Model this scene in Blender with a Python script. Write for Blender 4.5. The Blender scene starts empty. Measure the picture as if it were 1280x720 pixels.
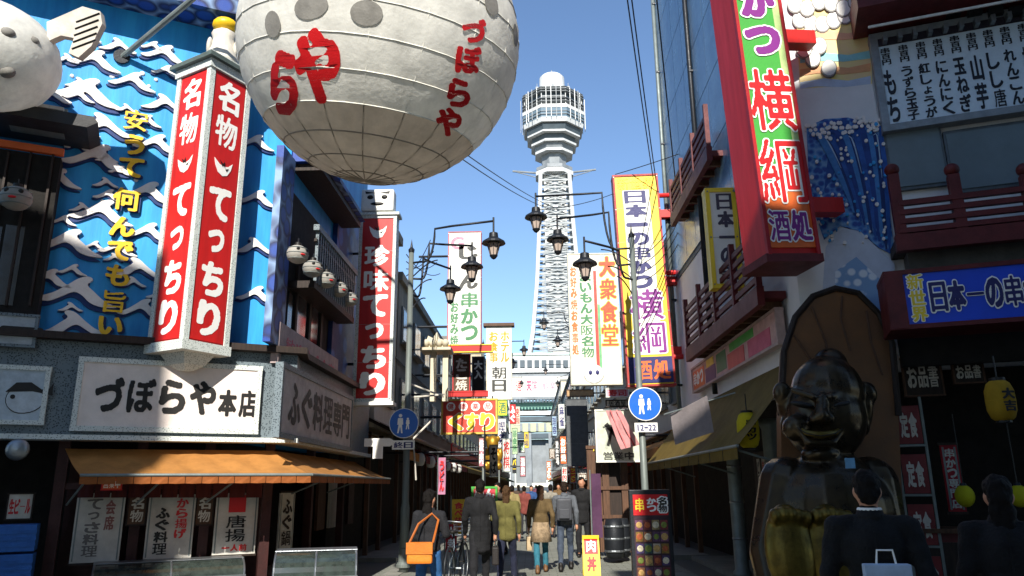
import bpy, bmesh, math, random
import numpy as np
from mathutils import Vector, Matrix, Euler

R = math.radians
random.seed(7)
sc = bpy.context.scene
col = sc.collection

# ------------------------------------------------------------------ camera
FPX = 940.0                                   # focal length in pixels of a 1280 wide frame
CAM = Vector((0, 0, 1.6))
PITCH = math.atan(248 / FPX); YAW = R(1.25); ROLL = R(-0.6)
cam_d = bpy.data.cameras.new('camera')
cam = bpy.data.objects.new('camera', cam_d); col.objects.link(cam)
cam_d.sensor_width = 36; cam_d.lens = 36 * FPX / 1280
cam_d.clip_start = 0.1; cam_d.clip_end = 3000
CR = (Matrix.Rotation(YAW, 3, 'Z') @ Matrix.Rotation(math.pi/2 + PITCH, 3, 'X') @ Matrix.Rotation(ROLL, 3, 'Z'))
cam.location = CAM; cam.rotation_euler = CR.to_euler()
sc.camera = cam

# ------------------------------------------------------------------ light
SUN_EL = R(35); SUN_AZ = R(2.5)                # sun behind the camera, to the left
sdir = Vector((math.sin(SUN_AZ)*math.cos(SUN_EL), math.cos(SUN_AZ)*math.cos(SUN_EL), -math.sin(SUN_EL)))
world = bpy.data.worlds.new('World'); sc.world = world; world.use_nodes = True
nt = world.node_tree
sky = nt.nodes.new('ShaderNodeTexSky'); sky.sky_type = 'NISHITA'; sky.sun_disc = False
sky.sun_elevation = SUN_EL; sky.sun_rotation = math.pi + SUN_AZ
sky.air_density = 1.0; sky.dust_density = 0.1; sky.ozone_density = 4.0
nt.links.new(sky.outputs[0], nt.nodes['Background'].inputs[0])
nt.nodes['Background'].inputs[1].default_value = 0.112
sl = bpy.data.lights.new('sun', 'SUN'); sl.energy = 4.6; sl.angle = R(0.5); sl.color = (1, .95, .86)
so = bpy.data.objects.new('sun', sl); col.objects.link(so)
so.rotation_euler = sdir.to_track_quat('-Z', 'Y').to_euler(); so.location = (-10, -20, 40)
sc.view_settings.view_transform = 'Standard'; sc.view_settings.look = 'None'
sc.view_settings.gamma = 1; sc.view_settings.exposure = 0.85

# ------------------------------------------------------------------ pixels to points
def ray(px, py):
    return CR @ Vector(((px-640)/FPX, (360-py)/FPX, -1))
class Plane:
    """a vertical plane: a point, and the direction that runs to the right on it as seen"""
    def __init__(s, p, u): s.p = Vector((p[0], p[1], 0)); s.u = Vector((u[0], u[1], 0)).normalized(); s.n = Vector((s.u.y, -s.u.x, 0)); s.rz = math.atan2(s.u.y, s.u.x)
    def hit(s, px, py):
        d = ray(px, py); t = (s.p-CAM).dot(s.n)/d.dot(s.n); return CAM + d*t
    def off(s, d): return Plane(s.p + s.n*d, s.u)     # moved towards the viewer
def PY(y): return Plane((0, y), (1, 0))
FLc = (-4.0, 11.75)
FL = Plane(FLc, (0, 1))                      # left facade along the street
ZL = Plane(FLc, (.89, .454))                 # left facade that faces the crossing
FRc = (3.5, 9.5)
FR = Plane(FRc, (0, -1))                     # right facade along the street
ZR = Plane(FRc, (.95, -.31))                 # right facade that faces the crossing
def at(px, py, y): return PY(y).hit(px, py)
def xz(px, y): return at(px, 608, y).x

# ------------------------------------------------------------------ materials
def lin(h):
    h = h.lstrip('#'); c = [int(h[i:i+2], 16)/255 for i in (0, 2, 4)]
    return tuple((x/12.92 if x <= .04045 else ((x+.055)/1.055)**2.4) for x in c) + (1,)
MATS = {}
def mat(name, hexc, rough=.6, metal=0, var=.18, scale=6, bump=.15, hex2=None, spec=.4, trans=0, coat=0, emit=0, streak=False, alpha=1):
    if name in MATS: return MATS[name]
    m = bpy.data.materials.new(name); m.use_nodes = True; MATS[name] = m
    t = m.node_tree; b = t.nodes['Principled BSDF']; N = t.nodes.new; L = t.links.new
    c = lin(hexc); c2 = lin(hex2) if hex2 else tuple(x*(1-var*1.6) for x in c[:3]) + (1,)
    tc = N('ShaderNodeTexCoord'); mp = N('ShaderNodeMapping'); L(tc.outputs['Object'], mp.inputs[0])
    oi = N('ShaderNodeObjectInfo'); L(oi.outputs['Random'], mp.inputs['Location'])
    if streak: mp.inputs['Scale'].default_value = (3, 3, .35)
    n = N('ShaderNodeTexNoise'); n.inputs['Scale'].default_value = scale; n.inputs['Detail'].default_value = 6; n.inputs['Roughness'].default_value = .65
    L(mp.outputs[0], n.inputs[0])
    cr = N('ShaderNodeValToRGB'); cr.color_ramp.elements[0].position = .38; cr.color_ramp.elements[1].position = .68
    cr.color_ramp.elements[0].color = c; cr.color_ramp.elements[1].color = c2
    L(n.outputs[0], cr.inputs[0]); L(cr.outputs[0], b.inputs['Base Color'])
    rr = N('ShaderNodeMapRange'); rr.inputs[3].default_value = max(.03, rough-.1); rr.inputs[4].default_value = min(1, rough+.15); L(n.outputs[0], rr.inputs[0]); L(rr.outputs[0], b.inputs['Roughness'])
    b.inputs['Metallic'].default_value = metal; b.inputs['Specular IOR Level'].default_value = spec
    if coat: b.inputs['Coat Weight'].default_value = coat; b.inputs['Coat Roughness'].default_value = .08
    if trans:
        b.inputs['Transmission Weight'].default_value = trans
    if emit: L(cr.outputs[0], b.inputs['Emission Color']); b.inputs['Emission Strength'].default_value = emit
    if bump:
        n2 = N('ShaderNodeTexNoise'); n2.inputs['Scale'].default_value = scale*7; n2.inputs['Detail'].default_value = 4; L(mp.outputs[0], n2.inputs[0])
        bp = N('ShaderNodeBump'); bp.inputs['Strength'].default_value = bump; bp.inputs['Distance'].default_value = .02
        L(n2.outputs[0], bp.inputs['Height']); L(bp.outputs[0], b.inputs['Normal'])
    return m
def voro(name, ha, hb, scale=9, thr=.35, rough=.5, hc=None):
    """two colours in a small pattern of cells: carved lattice, spray dots, scale patterns"""
    if name in MATS: return MATS[name]
    m = mat(name, ha, rough); t = m.node_tree; N = t.nodes.new; L = t.links.new
    b = t.nodes['Principled BSDF']
    tc = N('ShaderNodeTexCoord'); v = N('ShaderNodeTexVoronoi'); v.inputs['Scale'].default_value = scale; L(tc.outputs['Object'], v.inputs['Vector'])
    cr = N('ShaderNodeValToRGB'); e = cr.color_ramp.elements; e[0].position = thr-.08; e[1].position = thr+.08; e[0].color = lin(ha); e[1].color = lin(hb)
    if hc: x = e.new(thr+.35); x.color = lin(hc)
    L(v.outputs['Distance'], cr.inputs[0]); L(cr.outputs[0], b.inputs['Base Color'])
    return m
def cloth(name, hexc, tr=.35):
    """thin cloth or paper: part of the light comes through"""
    if name in MATS: return MATS[name]
    m = mat(name, hexc, .8, scale=3, bump=.25); t = m.node_tree; N = t.nodes.new; L = t.links.new
    b = t.nodes['Principled BSDF']; o = t.nodes['Material Output']
    tl = N('ShaderNodeBsdfTranslucent'); mx = N('ShaderNodeMixShader'); mx.inputs[0].default_value = tr
    src = b.inputs['Base Color'].links[0].from_socket; L(src, tl.inputs[0])
    L(b.outputs[0], mx.inputs[1]); L(tl.outputs[0], mx.inputs[2]); L(mx.outputs[0], o.inputs['Surface'])
    return m

# ------------------------------------------------------------------ mesh helpers
class MB:
    def __init__(s): s.v = []; s.f = []
    def add(s, vs, fs):
        o = len(s.v); s.v += [tuple(x) for x in vs]; s.f += [tuple(i+o for i in f) for f in fs]; return s
    def box(s, c, d, rz=0, rx=0, ry=0):
        m = Matrix.Translation(c) @ Euler((rx, ry, rz)).to_matrix().to_4x4(); x, y, z = [q/2 for q in d]
        vs = [m @ Vector((a*x, b*y, e*z)) for a in (-1, 1) for b in (-1, 1) for e in (-1, 1)]
        return s.add(vs, [(0, 1, 3, 2), (4, 6, 7, 5), (0, 4, 5, 1), (2, 3, 7, 6), (0, 2, 6, 4), (1, 5, 7, 3)])
    def bb(s, x0, x1, y0, y1, z0, z1): return s.box(((x0+x1)/2, (y0+y1)/2, (z0+z1)/2), (x1-x0, y1-y0, z1-z0))
    def prism(s, pts, z0, z1):                       # footprint in x, y
        n = len(pts); a = sum(pts[i][0]*pts[(i+1) % n][1]-pts[(i+1) % n][0]*pts[i][1] for i in range(n))
        if a < 0: pts = pts[::-1]
        vs = [(p[0], p[1], z0) for p in pts]+[(p[0], p[1], z1) for p in pts]
        return s.add(vs, [tuple(range(n))[::-1], tuple(range(n, 2*n))]+[(i, (i+1) % n, (i+1) % n+n, i+n) for i in range(n)])
    def slab(s, pts, y0, y1):                        # outline in x, z, extruded in y
        n = len(pts); a = sum(pts[i][0]*pts[(i+1) % n][1]-pts[(i+1) % n][0]*pts[i][1] for i in range(n))
        if a > 0: pts = pts[::-1]
        vs = [(p[0], y1, p[1]) for p in pts]+[(p[0], y0, p[1]) for p in pts]
        return s.add(vs, [tuple(range(n)), tuple(range(n, 2*n))[::-1]]+[(i, i+n, (i+1) % n+n, (i+1) % n) for i in range(n)])
    def tube(s, pts, r, n=8, r1=None, caps=True):
        pts = [Vector(p) for p in pts]; k = len(pts); o = len(s.v); prev = None
        for i, p in enumerate(pts):
            t = (pts[min(i+1, k-1)]-pts[max(i-1, 0)]).normalized()
            a = t.orthogonal().normalized() if prev is None else (prev - t*prev.dot(t)).normalized()
            prev = a; b = t.cross(a); rr = r if r1 is None else r+(r1-r)*i/max(1, k-1)
            if isinstance(r, (list, tuple)): rr = r[i]
            s.v += [tuple(p+(a*math.cos(q)+b*math.sin(q))*rr) for q in [2*math.pi*j/n for j in range(n)]]
        for i in range(k-1):
            for j in range(n):
                s.f.append((o+i*n+j, o+i*n+(j+1) % n, o+(i+1)*n+(j+1) % n, o+(i+1)*n+j))
        if caps: s.f.append(tuple(o+j for j in range(n))[::-1]); s.f.append(tuple(o+(k-1)*n+j for j in range(n)))
        return s
    def lathe(s, prof, n=16, c=(0, 0, 0), a0=0):     # (radius, z)
        o = len(s.v); k = len(prof)
        for r, z in prof:
            s.v += [(c[0]+max(r, 1e-4)*math.cos(a0+2*math.pi*j/n), c[1]+max(r, 1e-4)*math.sin(a0+2*math.pi*j/n), c[2]+z) for j in range(n)]
        for i in range(k-1):
            for j in range(n):
                s.f.append((o+i*n+j, o+i*n+(j+1) % n, o+(i+1)*n+(j+1) % n, o+(i+1)*n+j))
        s.f.append(tuple(o+j for j in range(n))[::-1]); s.f.append(tuple(o+(k-1)*n+j for j in range(n)))
        return s
    def ell(s, c, rad, rot=(0, 0, 0), n=16, m=10):
        M = Matrix.Translation(c) @ Euler(rot).to_matrix().to_4x4(); o = len(s.v)
        for i in range(m+1):
            th = math.pi*(i+.02)/(m+.04)
            for j in range(n):
                q = 2*math.pi*j/n
                s.v.append(tuple(M @ Vector((rad[0]*math.sin(th)*math.cos(q), rad[1]*math.sin(th)*math.sin(q), -rad[2]*math.cos(th)))))
        for i in range(m):
            for j in range(n): s.f.append((o+i*n+j, o+i*n+(j+1) % n, o+(i+1)*n+(j+1) % n, o+(i+1)*n+j))
        s.f.append(tuple(o+j for j in range(n))[::-1]); s.f.append(tuple(o+m*n+j for j in range(n)))
        return s
    def limb(s, p0, p1, r0, r1, n=10):               # tapered capsule
        p0 = Vector(p0); p1 = Vector(p1); d = (p1-p0).normalized(); pts = []; rs = []
        for k in range(5):
            q = math.pi/2*k/4; pts.append(p0-d*r0*math.cos(q)); rs.append(max(.001, r0*math.sin(q)))
        for k in range(5):
            q = math.pi/2*k/4; pts.append(p1+d*r1*math.sin(q)); rs.append(max(.001, r1*math.cos(q)))
        return s.tube(pts, rs, n)
    def mesh(s, name, smooth=False):
        me = bpy.data.meshes.new(name); me.from_pydata(s.v, [], s.f); me.update()
        if smooth: me.polygons.foreach_set('use_smooth', [True]*len(me.polygons))
        return me
    def build(s, name, m, parent=None, smooth=False, bevel=0):
        me = s.mesh(name, smooth)
        if bevel:
            b = bmesh.new(); b.from_mesh(me); bmesh.ops.remove_doubles(b, verts=b.verts, dist=1e-5)
            bmesh.ops.bevel(b, geom=b.edges[:], offset=bevel, segments=2, affect='EDGES', profile=.6); b.to_mesh(me); b.free()
        return obj(name, me, m, parent)
LAST = [None]
def obj(name, me, m, parent=None, loc=None, rot=None, scale=None):
    o = bpy.data.objects.new(name, me); col.objects.link(o); LAST[0] = o
    if m is not None and not me.materials: me.materials.append(m)
    if parent: o.parent = parent
    if loc is not None: o.location = loc
    if rot is not None: o.rotation_euler = rot
    if scale is not None: o.scale = scale
    return o
def tag(o, label=None, cat=None, group=None, kind=None):
    if label: o['label'] = label
    if cat: o['category'] = cat
    if group: o['group'] = group
    if kind: o['kind'] = kind
    return o
def thing(name, label, cat, loc=(0, 0, 0), rz=0, group=None, ry=0, rx=0):
    o = bpy.data.objects.new(name, None); col.objects.link(o); o.empty_display_size = .2
    o.location = loc; o.rotation_euler = (rx, ry, rz)
    return tag(o, label, cat, group)
work = bpy.data.scenes.new('work')                     # shapes are evaluated in a scene of their own, which is quick
def evaluated(o):
    work.collection.objects.link(o); vl = work.view_layers[0]; vl.update()
    r = bpy.data.meshes.new_from_object(o.evaluated_get(vl.depsgraph)); bpy.data.objects.remove(o); return r
from mathutils import noise as mnoise
def remesh(mb, voxel, smooth=4, name='body', folds=0, ff=9):
    me = mb.mesh(name); o = bpy.data.objects.new('tmp', me)
    md = o.modifiers.new('r', 'REMESH'); md.mode = 'VOXEL'; md.voxel_size = voxel
    if smooth:
        md = o.modifiers.new('s', 'SMOOTH'); md.iterations = smooth; md.factor = .5
    r = evaluated(o); bpy.data.meshes.remove(me); r.name = name
    if folds:                                              # cloth folds
        for v in r.vertices:
            c = v.co; v.co = c+v.normal*folds*(mnoise.noise(Vector((c.x*ff, c.y*ff, c.z*ff*.55)))+.5*mnoise.noise(Vector((c.x*ff*2.3+5, c.y*ff*2.3, c.z*ff*1.6))))
    r.polygons.foreach_set('use_smooth', [True]*len(r.polygons)); return r

# ------------------------------------------------------------------ lettering: glyphs thickened like brush strokes
GN = 60; GD = {}; GM = {}
def gdist(ch):
    if ch in GD: return GD[ch]
    cu = bpy.data.curves.new('f', 'FONT'); cu.body = ch; cu.resolution_u = 3
    o = bpy.data.objects.new('g', cu); me = evaluated(o)
    me.calc_loop_triangles(); V = np.array([v.co[:2] for v in me.vertices]); T = [t.vertices[:] for t in me.loop_triangles]
    lo = V.min(0); hi = V.max(0); s = max((hi-lo).max(), .35); c = (lo+hi)/2; V = (V-c)/s      # centred, longest side 1
    g = np.linspace(-.72, .72, GN); gx, gy = np.meshgrid(g, g); mask = np.zeros((GN, GN), bool)
    for a, b, d in T:
        A, B, C = V[a], V[b], V[d]
        e = lambda P, Q: (Q[0]-P[0])*(gy-P[1])-(Q[1]-P[1])*(gx-P[0])
        w0, w1, w2 = e(A, B), e(B, C), e(C, A)
        mask |= ((w0 >= 0) & (w1 >= 0) & (w2 >= 0)) | ((w0 <= 0) & (w1 <= 0) & (w2 <= 0))
    if not mask.any():
        mask[GN//2, GN//2] = True
    P = np.argwhere(mask); D = np.full((GN, GN), 9.0)
    ii, jj = np.meshgrid(np.arange(GN), np.arange(GN), indexing='ij')
    for k in range(0, len(P), 64):
        q = P[k:k+64]
        dd = np.sqrt(((ii[..., None]-q[:, 0])*1.25)**2+(jj[..., None]-q[:, 1])**2).min(-1)*(1.44/(GN-1)); D = np.minimum(D, dd)
    GD[ch] = (g, D); return GD[ch]
def reff(ch, r, lim=.6):
    g, D = gdist(ch)                                     # crowded characters get thinner strokes, so that they stay legible
    while r > .022:
        M = D < r; i, j = np.where(M); a = (i.max()-i.min()+1)*(j.max()-j.min()+1)
        if M.sum()/a < lim or min(i.max()-i.min(), j.max()-j.min()) < 18: break
        r -= .006
    return r
def gmesh(ch, r, m):
    key = (ch, round(r, 3), m.name)
    if key in GM: return GM[key]
    g, D = gdist(ch); F = r-D; v = []; f = []; ins = F > 0
    def quad(x0, x1, y0, y1): o = len(v); v.extend([(x0, y0), (x1, y0), (x1, y1), (x0, y1)]); f.append((o, o+1, o+2, o+3))
    full = ins[:-1, :-1] & ins[1:, :-1] & ins[:-1, 1:] & ins[1:, 1:]; anyc = ins[:-1, :-1] | ins[1:, :-1] | ins[:-1, 1:] | ins[1:, 1:]
    for i in range(GN-1):
        j = 0
        while j < GN-1:
            if full[i, j]:
                k = j
                while k < GN-1 and full[i, k]: k += 1
                quad(g[j], g[k], g[i], g[i+1]); j = k; continue
            if anyc[i, j]:
                cs = [(g[j], g[i], F[i, j]), (g[j+1], g[i], F[i, j+1]), (g[j+1], g[i+1], F[i+1, j+1]), (g[j], g[i+1], F[i+1, j])]; pl = []
                for a in range(4):
                    p, q = cs[a], cs[(a+1) % 4]
                    if p[2] > 0: pl.append(p[:2])
                    if (p[2] > 0) != (q[2] > 0):
                        t = p[2]/(p[2]-q[2]); pl.append((p[0]+(q[0]-p[0])*t, p[1]+(q[1]-p[1])*t))
                if len(pl) > 2: o = len(v); v.extend(pl); f.append(tuple(range(o, o+len(pl))))
            j += 1
    A = np.array(v); lo = A.min(0); hi = A.max(0); me = bpy.data.meshes.new('letter')
    me.from_pydata([(x, 0, y) for x, y in v], [], f); me.update(); me.materials.append(m)
    GM[key] = (me, lo, hi); return GM[key]
SMALLK = set('っょゃゅーし')
def letter(parent, ch, cx, cz, w, h, y, m, r=.07, outline=None, fill=.92, name='letter'):
    """one character at cx, cz in the local frame of a sign, fitted to a cell w x h"""
    r0 = r; r = reff(ch, r); me, lo, hi = gmesh(ch, r, m); s = hi-lo
    sx = w*fill/max(s[0], .55); sz = h*fill/max(s[1], .55)
    if ch in 'っょゃゅ': sx *= .72; sz *= .72
    if s[0] > 2.2*s[1]: sz = min(sz, sx)             # a flat stroke stays flat
    if s[1] > 2.2*s[0]: sx = min(sx, sz)
    c = (lo+hi)/2
    if outline:
        om, orr = outline; orr = r+(orr-r0)*.8; me2, _, _ = gmesh(ch, orr, om)
        obj('letter_edge', me2, None, parent, (cx-c[0]*sx, y, cz-c[1]*sz), None, (sx, 1, sz)); y -= .004
    return obj(name, me, None, parent, (cx-c[0]*sx, y, cz-c[1]*sz), None, (sx, 1, sz))
def write(parent, s, rect, y, m, r=.07, outline=None, vert=True, fill=.92):
    x0, z0, x1, z1 = rect; n = len(s)
    for i, ch in enumerate(s):
        if ch == ' ': continue
        if vert: letter(parent, ch, (x0+x1)/2, z1-(i+.5)*(z1-z0)/n, x1-x0, (z1-z0)/n, y, m, r, outline, fill)
        else: letter(parent, ch, x0+(i+.5)*(x1-x0)/n, (z0+z1)/2, (x1-x0)/n, z1-z0, y, m, r, outline, fill)

# ------------------------------------------------------------------ frames and signs
class Fr: pass
def frame(pl, x0, y0, x1, y1):
    cx = (x0+x1)/2; cy = (y0+y1)/2; f = Fr()
    a, b, t, d = pl.hit(x0, cy), pl.hit(x1, cy), pl.hit(cx, y0), pl.hit(cx, y1)
    f.w = (b-a).length; f.h = t.z-d.z; f.loc = (a+b)/2; f.loc.z = (t.z+d.z)/2; f.rz = pl.rz; return f
def sign(name, label, cat, f, d=.12, panel=None, edge=None, ew=.05, texts=(), ry=0, group=None, proud=.02, side=None, drz=0):
    """a board: panel, four frame bars and its letters; texts: (string, (u0,v0,u1,v1) from the top left, material, r, outline, vertical)"""
    t = thing(name, label, cat, f.loc, f.rz+drz, group, ry); w, h = f.w, f.h
    MB().box((0, 0, 0), (w-.008, d, h-.008)).build('panel', panel, t)
    if edge:
        for nm, c, q in (('frame_bar', (0, 0, h/2-ew/2), (w+.01, d+2*proud, ew)), ('frame_bar', (0, 0, -h/2+ew/2), (w+.01, d+2*proud, ew)),
                         ('frame_bar', (-w/2+ew/2, 0, 0), (ew, d+2*proud-.006, h-2*ew)), ('frame_bar', (w/2-ew/2, 0, 0), (ew, d+2*proud-.006, h-2*ew))):
            MB().box(c, q).build(nm, edge, t)
    if h > 1.6:                                            # joints between the sheets of the face, and fixing screws
        for k in range(1, int(h/.8)): MB().box((0, -d/2-.001, -h/2+k*h/int(h/.8)), (w-2*ew, .003, .006)).build('sheet_joint', GSTEEL, t)
        for k in range(int(h/.8)+1):
            for sx in (-1, 1): MB().box((sx*(w/2-ew/2), -d/2-proud-.003, -h/2+.06+k*(h-.12)/int(h/.8)), (.022, .01, .022)).build('screw', STEEL, t)
    if side:
        for sx in (-1, 1): MB().box((sx*(w/2+.012), 0, 0), (.02, d, h)).build('side_panel', side, t)
    for x in texts:
        s, (u0, v0, u1, v1), m, r, ol, vert = x
        write(t, s, (-w/2+u0*w, h/2-v1*h, -w/2+u1*w, h/2-v0*h), -d/2-.005, m, r, ol, vert)
    return t
def plate(parent, name, m, x0, x1, z0, z1, y, d=.01): return MB().bb(x0, x1, y-d, y, z0, z1).build(name, m, parent)
# ------------------------------------------------------------------ palette
WHITE = mat('white_paint', '#e8e6df', .5, var=.08, scale=4)
OFFW = mat('aged_white', '#cfc9bd', .6, var=.14, scale=4, streak=True)
LETW = mat('letter_white', '#f2f0ea', .45, var=.03)
RED = mat('sign_red', '#c4211f', .42, var=.16, scale=2.2, bump=.03, streak=True)
DRED = mat('dark_red_wood', '#5e1a1c', .55, var=.25, scale=5)
LRED = mat('letter_red', '#c4171c', .4, var=.04)
BLACK = mat('letter_black', '#15120f', .5, var=.05)
INK = mat('interior_shade', '#17130f', .8, var=.3)  # near-black stands in for the shade of unlit interiors
DWOOD = mat('dark_wood', '#2b1c12', .6, var=.35, scale=9, streak=True)
BWOOD = mat('brown_wood', '#5b3d28', .6, var=.3, scale=9, streak=True)
YEL = mat('letter_yellow', '#e8bb1c', .4, var=.05)
SYEL = mat('sign_yellow', '#ebca34', .42, var=.1, scale=2.2, bump=.03, streak=True)
PURP = mat('letter_purple', '#7a1f7c', .45, var=.04)
NAVY = mat('letter_navy', '#23235f', .45, var=.04)
GREEN = mat('sign_green', '#3f9a3a', .45, var=.08)
ORANGE = mat('sign_orange', '#e0672a', .45, var=.1)
SKYB = mat('wall_blue', '#2f9fde', .5, var=.12, scale=1.4, hex2='#1f80c8', streak=True, bump=.1)
WNAVY = mat('wave_navy', '#10306b', .55, var=.2)
WWAVE = mat('wave_white', '#eae6e2', .5, var=.1, scale=5)
NAVYP = voro('navy_relief', '#173f90', '#0c1c48', 3.2, .42, hc='#7e9ac0')
LATT = voro('carved_lattice', '#76807c', '#cdd2cc', 44, .3)
LATTD = voro('carved_lattice_shaded', '#2c373d', '#69757b', 38, .34)  # darker copy of the lattice, its shade put into the colour
STEEL = mat('steel', '#8d9296', .35, metal=.8, var=.1)
GSTEEL = mat('galvanised', '#7d8684', .5, metal=.4, var=.15)
POLE = mat('pole_grey', '#6f7672', .5, metal=.2, var=.2, scale=5, streak=True)
IRON = mat('dark_iron', '#23262b', .45, metal=.3, var=.2)
GLASS = mat('dark_glass', '#1a2630', .08, spec=.8, var=.1, bump=0)
LGLASS = mat('pale_glass', '#6f7f88', .15, spec=.6, var=.12, scale=1.5, bump=0)
GLOBE = mat('lamp_glass', '#b9a79a', .25, spec=.6, var=.1, bump=0)
AWN = cloth('awning_orange', '#c78a48', .3)
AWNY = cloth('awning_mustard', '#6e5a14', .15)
PAPER = cloth('paper_white', '#dad6cc', .25)
LPAPER = cloth('lantern_paper', '#f3f1e9', .35); DPAPER = cloth('lantern_paper_shaded', '#a8a49c', .2)  # DPAPER: darker paper copy, shade on the fish-face lanterns painted in
BELLY = cloth('lantern_belly_shaded', '#d2c4b4', .45)  # browner paper copy, shade of the underside put into the colour
BEIGE = mat('beige_render', '#b5a88e', .8, var=.18, scale=2, streak=True)
GREYR = mat('grey_render', '#6d706c', .8, var=.2, scale=2, streak=True)
CREAM = mat('cream_render', '#cfc5ae', .8, var=.15, scale=2, streak=True)
TILEB = mat('blue_grey_tile', '#5f7f9c', .22, var=.2, scale=1.5, spec=.6, hex2='#7fa0b8')
BSIGN = mat('traffic_blue', '#0d5cb8', .35, var=.04, bump=0)
PINK = mat('letter_pink', '#c44a6a', .5, var=.1)
GOLD = mat('gold_paint', '#b98a2c', .35, metal=.6, var=.25)
BRONZE = mat('dark_bronze', '#3e352b', .27, metal=.8, var=.2, scale=7, hex2='#4c3f2c', bump=.05)
SKIN = mat('skin', '#b98468', .6, var=.08, bump=.05)
HAIR = mat('black_hair', '#14100e', .55, var=.2, scale=30)
CONC = mat('concrete', '#83827a', .85, var=.2, scale=1.5)

# ------------------------------------------------------------------ ground
def ground_mat():
    m = mat('street_paving', '#84857c', .85, var=.15, scale=.8); t = m.node_tree; N = t.nodes.new; L = t.links.new
    b = t.nodes['Principled BSDF']; src = b.inputs['Base Color'].links[0].from_socket
    tc = N('ShaderNodeTexCoord'); br = N('ShaderNodeTexBrick'); br.inputs['Scale'].default_value = 1.6; br.inputs['Mortar Size'].default_value = .012
    br.inputs['Color1'].default_value = (1, 1, 1, 1); br.inputs['Color2'].default_value = (.82, .84, .8, 1); br.inputs['Mortar'].default_value = (.4, .4, .38, 1)
    L(tc.outputs['Object'], br.inputs[0]); mx = N('ShaderNodeMixRGB'); mx.blend_type = 'MULTIPLY'; mx.inputs[0].default_value = 1
    L(src, mx.inputs[1]); L(br.outputs[0], mx.inputs[2]); L(mx.outputs[0], b.inputs['Base Color']); return m
tag(MB().add([(-900, -200, 0), (900, -200, 0), (900, 1500, 0), (-900, 1500, 0)], [(0, 1, 2, 3)]).build('ground', mat('far_ground', '#5e5e58', .9, scale=.05)), kind='structure')
tag(MB().add([(-3.0, -7.9, .004), (3.0, -7.9, .004), (3.0, 150, .004), (-3.0, 150, .004)], [(0, 1, 2, 3)]).build('street', ground_mat()), kind='structure')
def pavement(x0, x1, y0, y1):
    p = tag(MB().bb(x0, x1, y0, y1, -.2, .1).build('pavement', CONC), kind='structure'); return p
for sx in (-1, 1):
    xs = sorted((sx*3.0, sx*3.9)); p = pavement(xs[0], xs[1], 17.6, 150)
    kx = sorted((sx*2.85, sx*2.998)); k = MB().bb(kx[0], kx[1], 17.6, 150, -.2, .12).build('kerb', mat('kerb_stone', '#96958d', .8), p)
    for i in range(26):                                  # drain covers / gutter slabs along the kerb
        g = MB().bb(kx[0]-.35 if sx > 0 else kx[1]+.02, kx[0]-.02 if sx > 0 else kx[1]+.35, 14+i*1.2, 15.16+i*1.2, -.02, .014).build('gutter_slab', CONC, p)

# ------------------------------------------------------------------ unseen blocks behind the camera, added and sized to shade the crossing
def back_block(label, x0, x1, y0, y1, h, m):
    t = thing('shade_block', label, 'building', ((x0+x1)/2, y1, 0)); w = x1-x0
    MB().bb(-w/2, w/2, y0-y1, 0, -.3, h).build('wall', m, t)
    MB().bb(-w/2-.1, w/2+.1, y0-y1-.1, .12, h, h+.35).build('roof_edge', CONC, t)
    nx = max(1, int(w/2.4)); nz = int(h/3)
    wm = MB().bb(-.6, .6, 0, .05, 0, 1.4).mesh('window'); fm = MB().bb(-.7, .7, 0, .08, -.08, 0).mesh('sill')
    for i in range(nx):
        for k in range(nz):
            o = obj('window', wm, GLASS, t, (-w/2+(i+.5)*w/nx, 0, 1.2+k*3)); obj('sill', fm, OFFW, o)
back_block('plain grey shading block added behind the viewer, beside the gap of the street', 3.6, 26, -22, -8, 46, GREYR)
back_block('narrow beige shading block added behind the viewer at the edge of the street', 0.6, 2.66, -18, -8.2, 16.2, BEIGE)
back_block('slim grey shading block added behind the viewer between the beige and the tall one', 2.7, 3.56, -18, -8.1, 18.8, CONC)
back_block('cream shading block added behind the viewer on the left of the street', -24, -6.25, -20, -8, 17.6, CREAM)

# ------------------------------------------------------------------ left corner: the blowfish restaurant
ul = ZL.u; nl = ZL.n
C0 = Vector((FLc[0], FLc[1], 0))
LE = C0 - ul*7.5                                        # left end of the crossing front
HB = 10.6
rb = thing('restaurant_building', 'corner restaurant with sea-blue wave-covered wall and dark side balcony', 'building', C0, 0)
def loc2(p): return (p[0]-C0.x, p[1]-C0.y)
ZB = ZL.hit(250, 545).z                                 # underside of the sign band
MB().prism([loc2(q) for q in (LE, C0, (-4, 17.6), (-13, 17.6))], ZB+.02, HB).build('wall', SKYB, rb)
back = 1.5
ci = C0 - nl*back; ci2 = Vector((-4-1.2, 0, 0))
li = LE - nl*back
cx = Vector((-5.2, (ci.y + (-5.2-ci.x)*ul.y/ul.x), 0))
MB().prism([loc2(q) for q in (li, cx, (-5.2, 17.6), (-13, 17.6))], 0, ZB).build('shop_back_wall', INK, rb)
MB().prism([loc2(q) for q in (LE, C0, (-4, 17.6), (-5.2, 17.6), cx, li)], -.1, .14).build('shop_floor', CONC, rb)
# cornice over the blue wall
co = C0+nl*.55+Vector((.2, 0, 0)); lo = LE+nl*.55
zc = ZL.hit(200, 22).z
MB().prism([loc2(q) for q in (LE-ul*.1, lo-ul*.1, co, (-3.8, 15.5), (-4.2, 15.5), C0-nl*.2)], zc, zc+.9).build('cornice', NAVYP, rb)
MB().prism([loc2(q) for q in (LE-ul*.1, lo-ul*.1+nl*.2, co+nl*.2, (-3.7, 15.5), (-4.2, 15.5), C0-nl*.2)], zc+.9, zc+1.05).build('roof_edge', DWOOD, rb)
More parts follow.
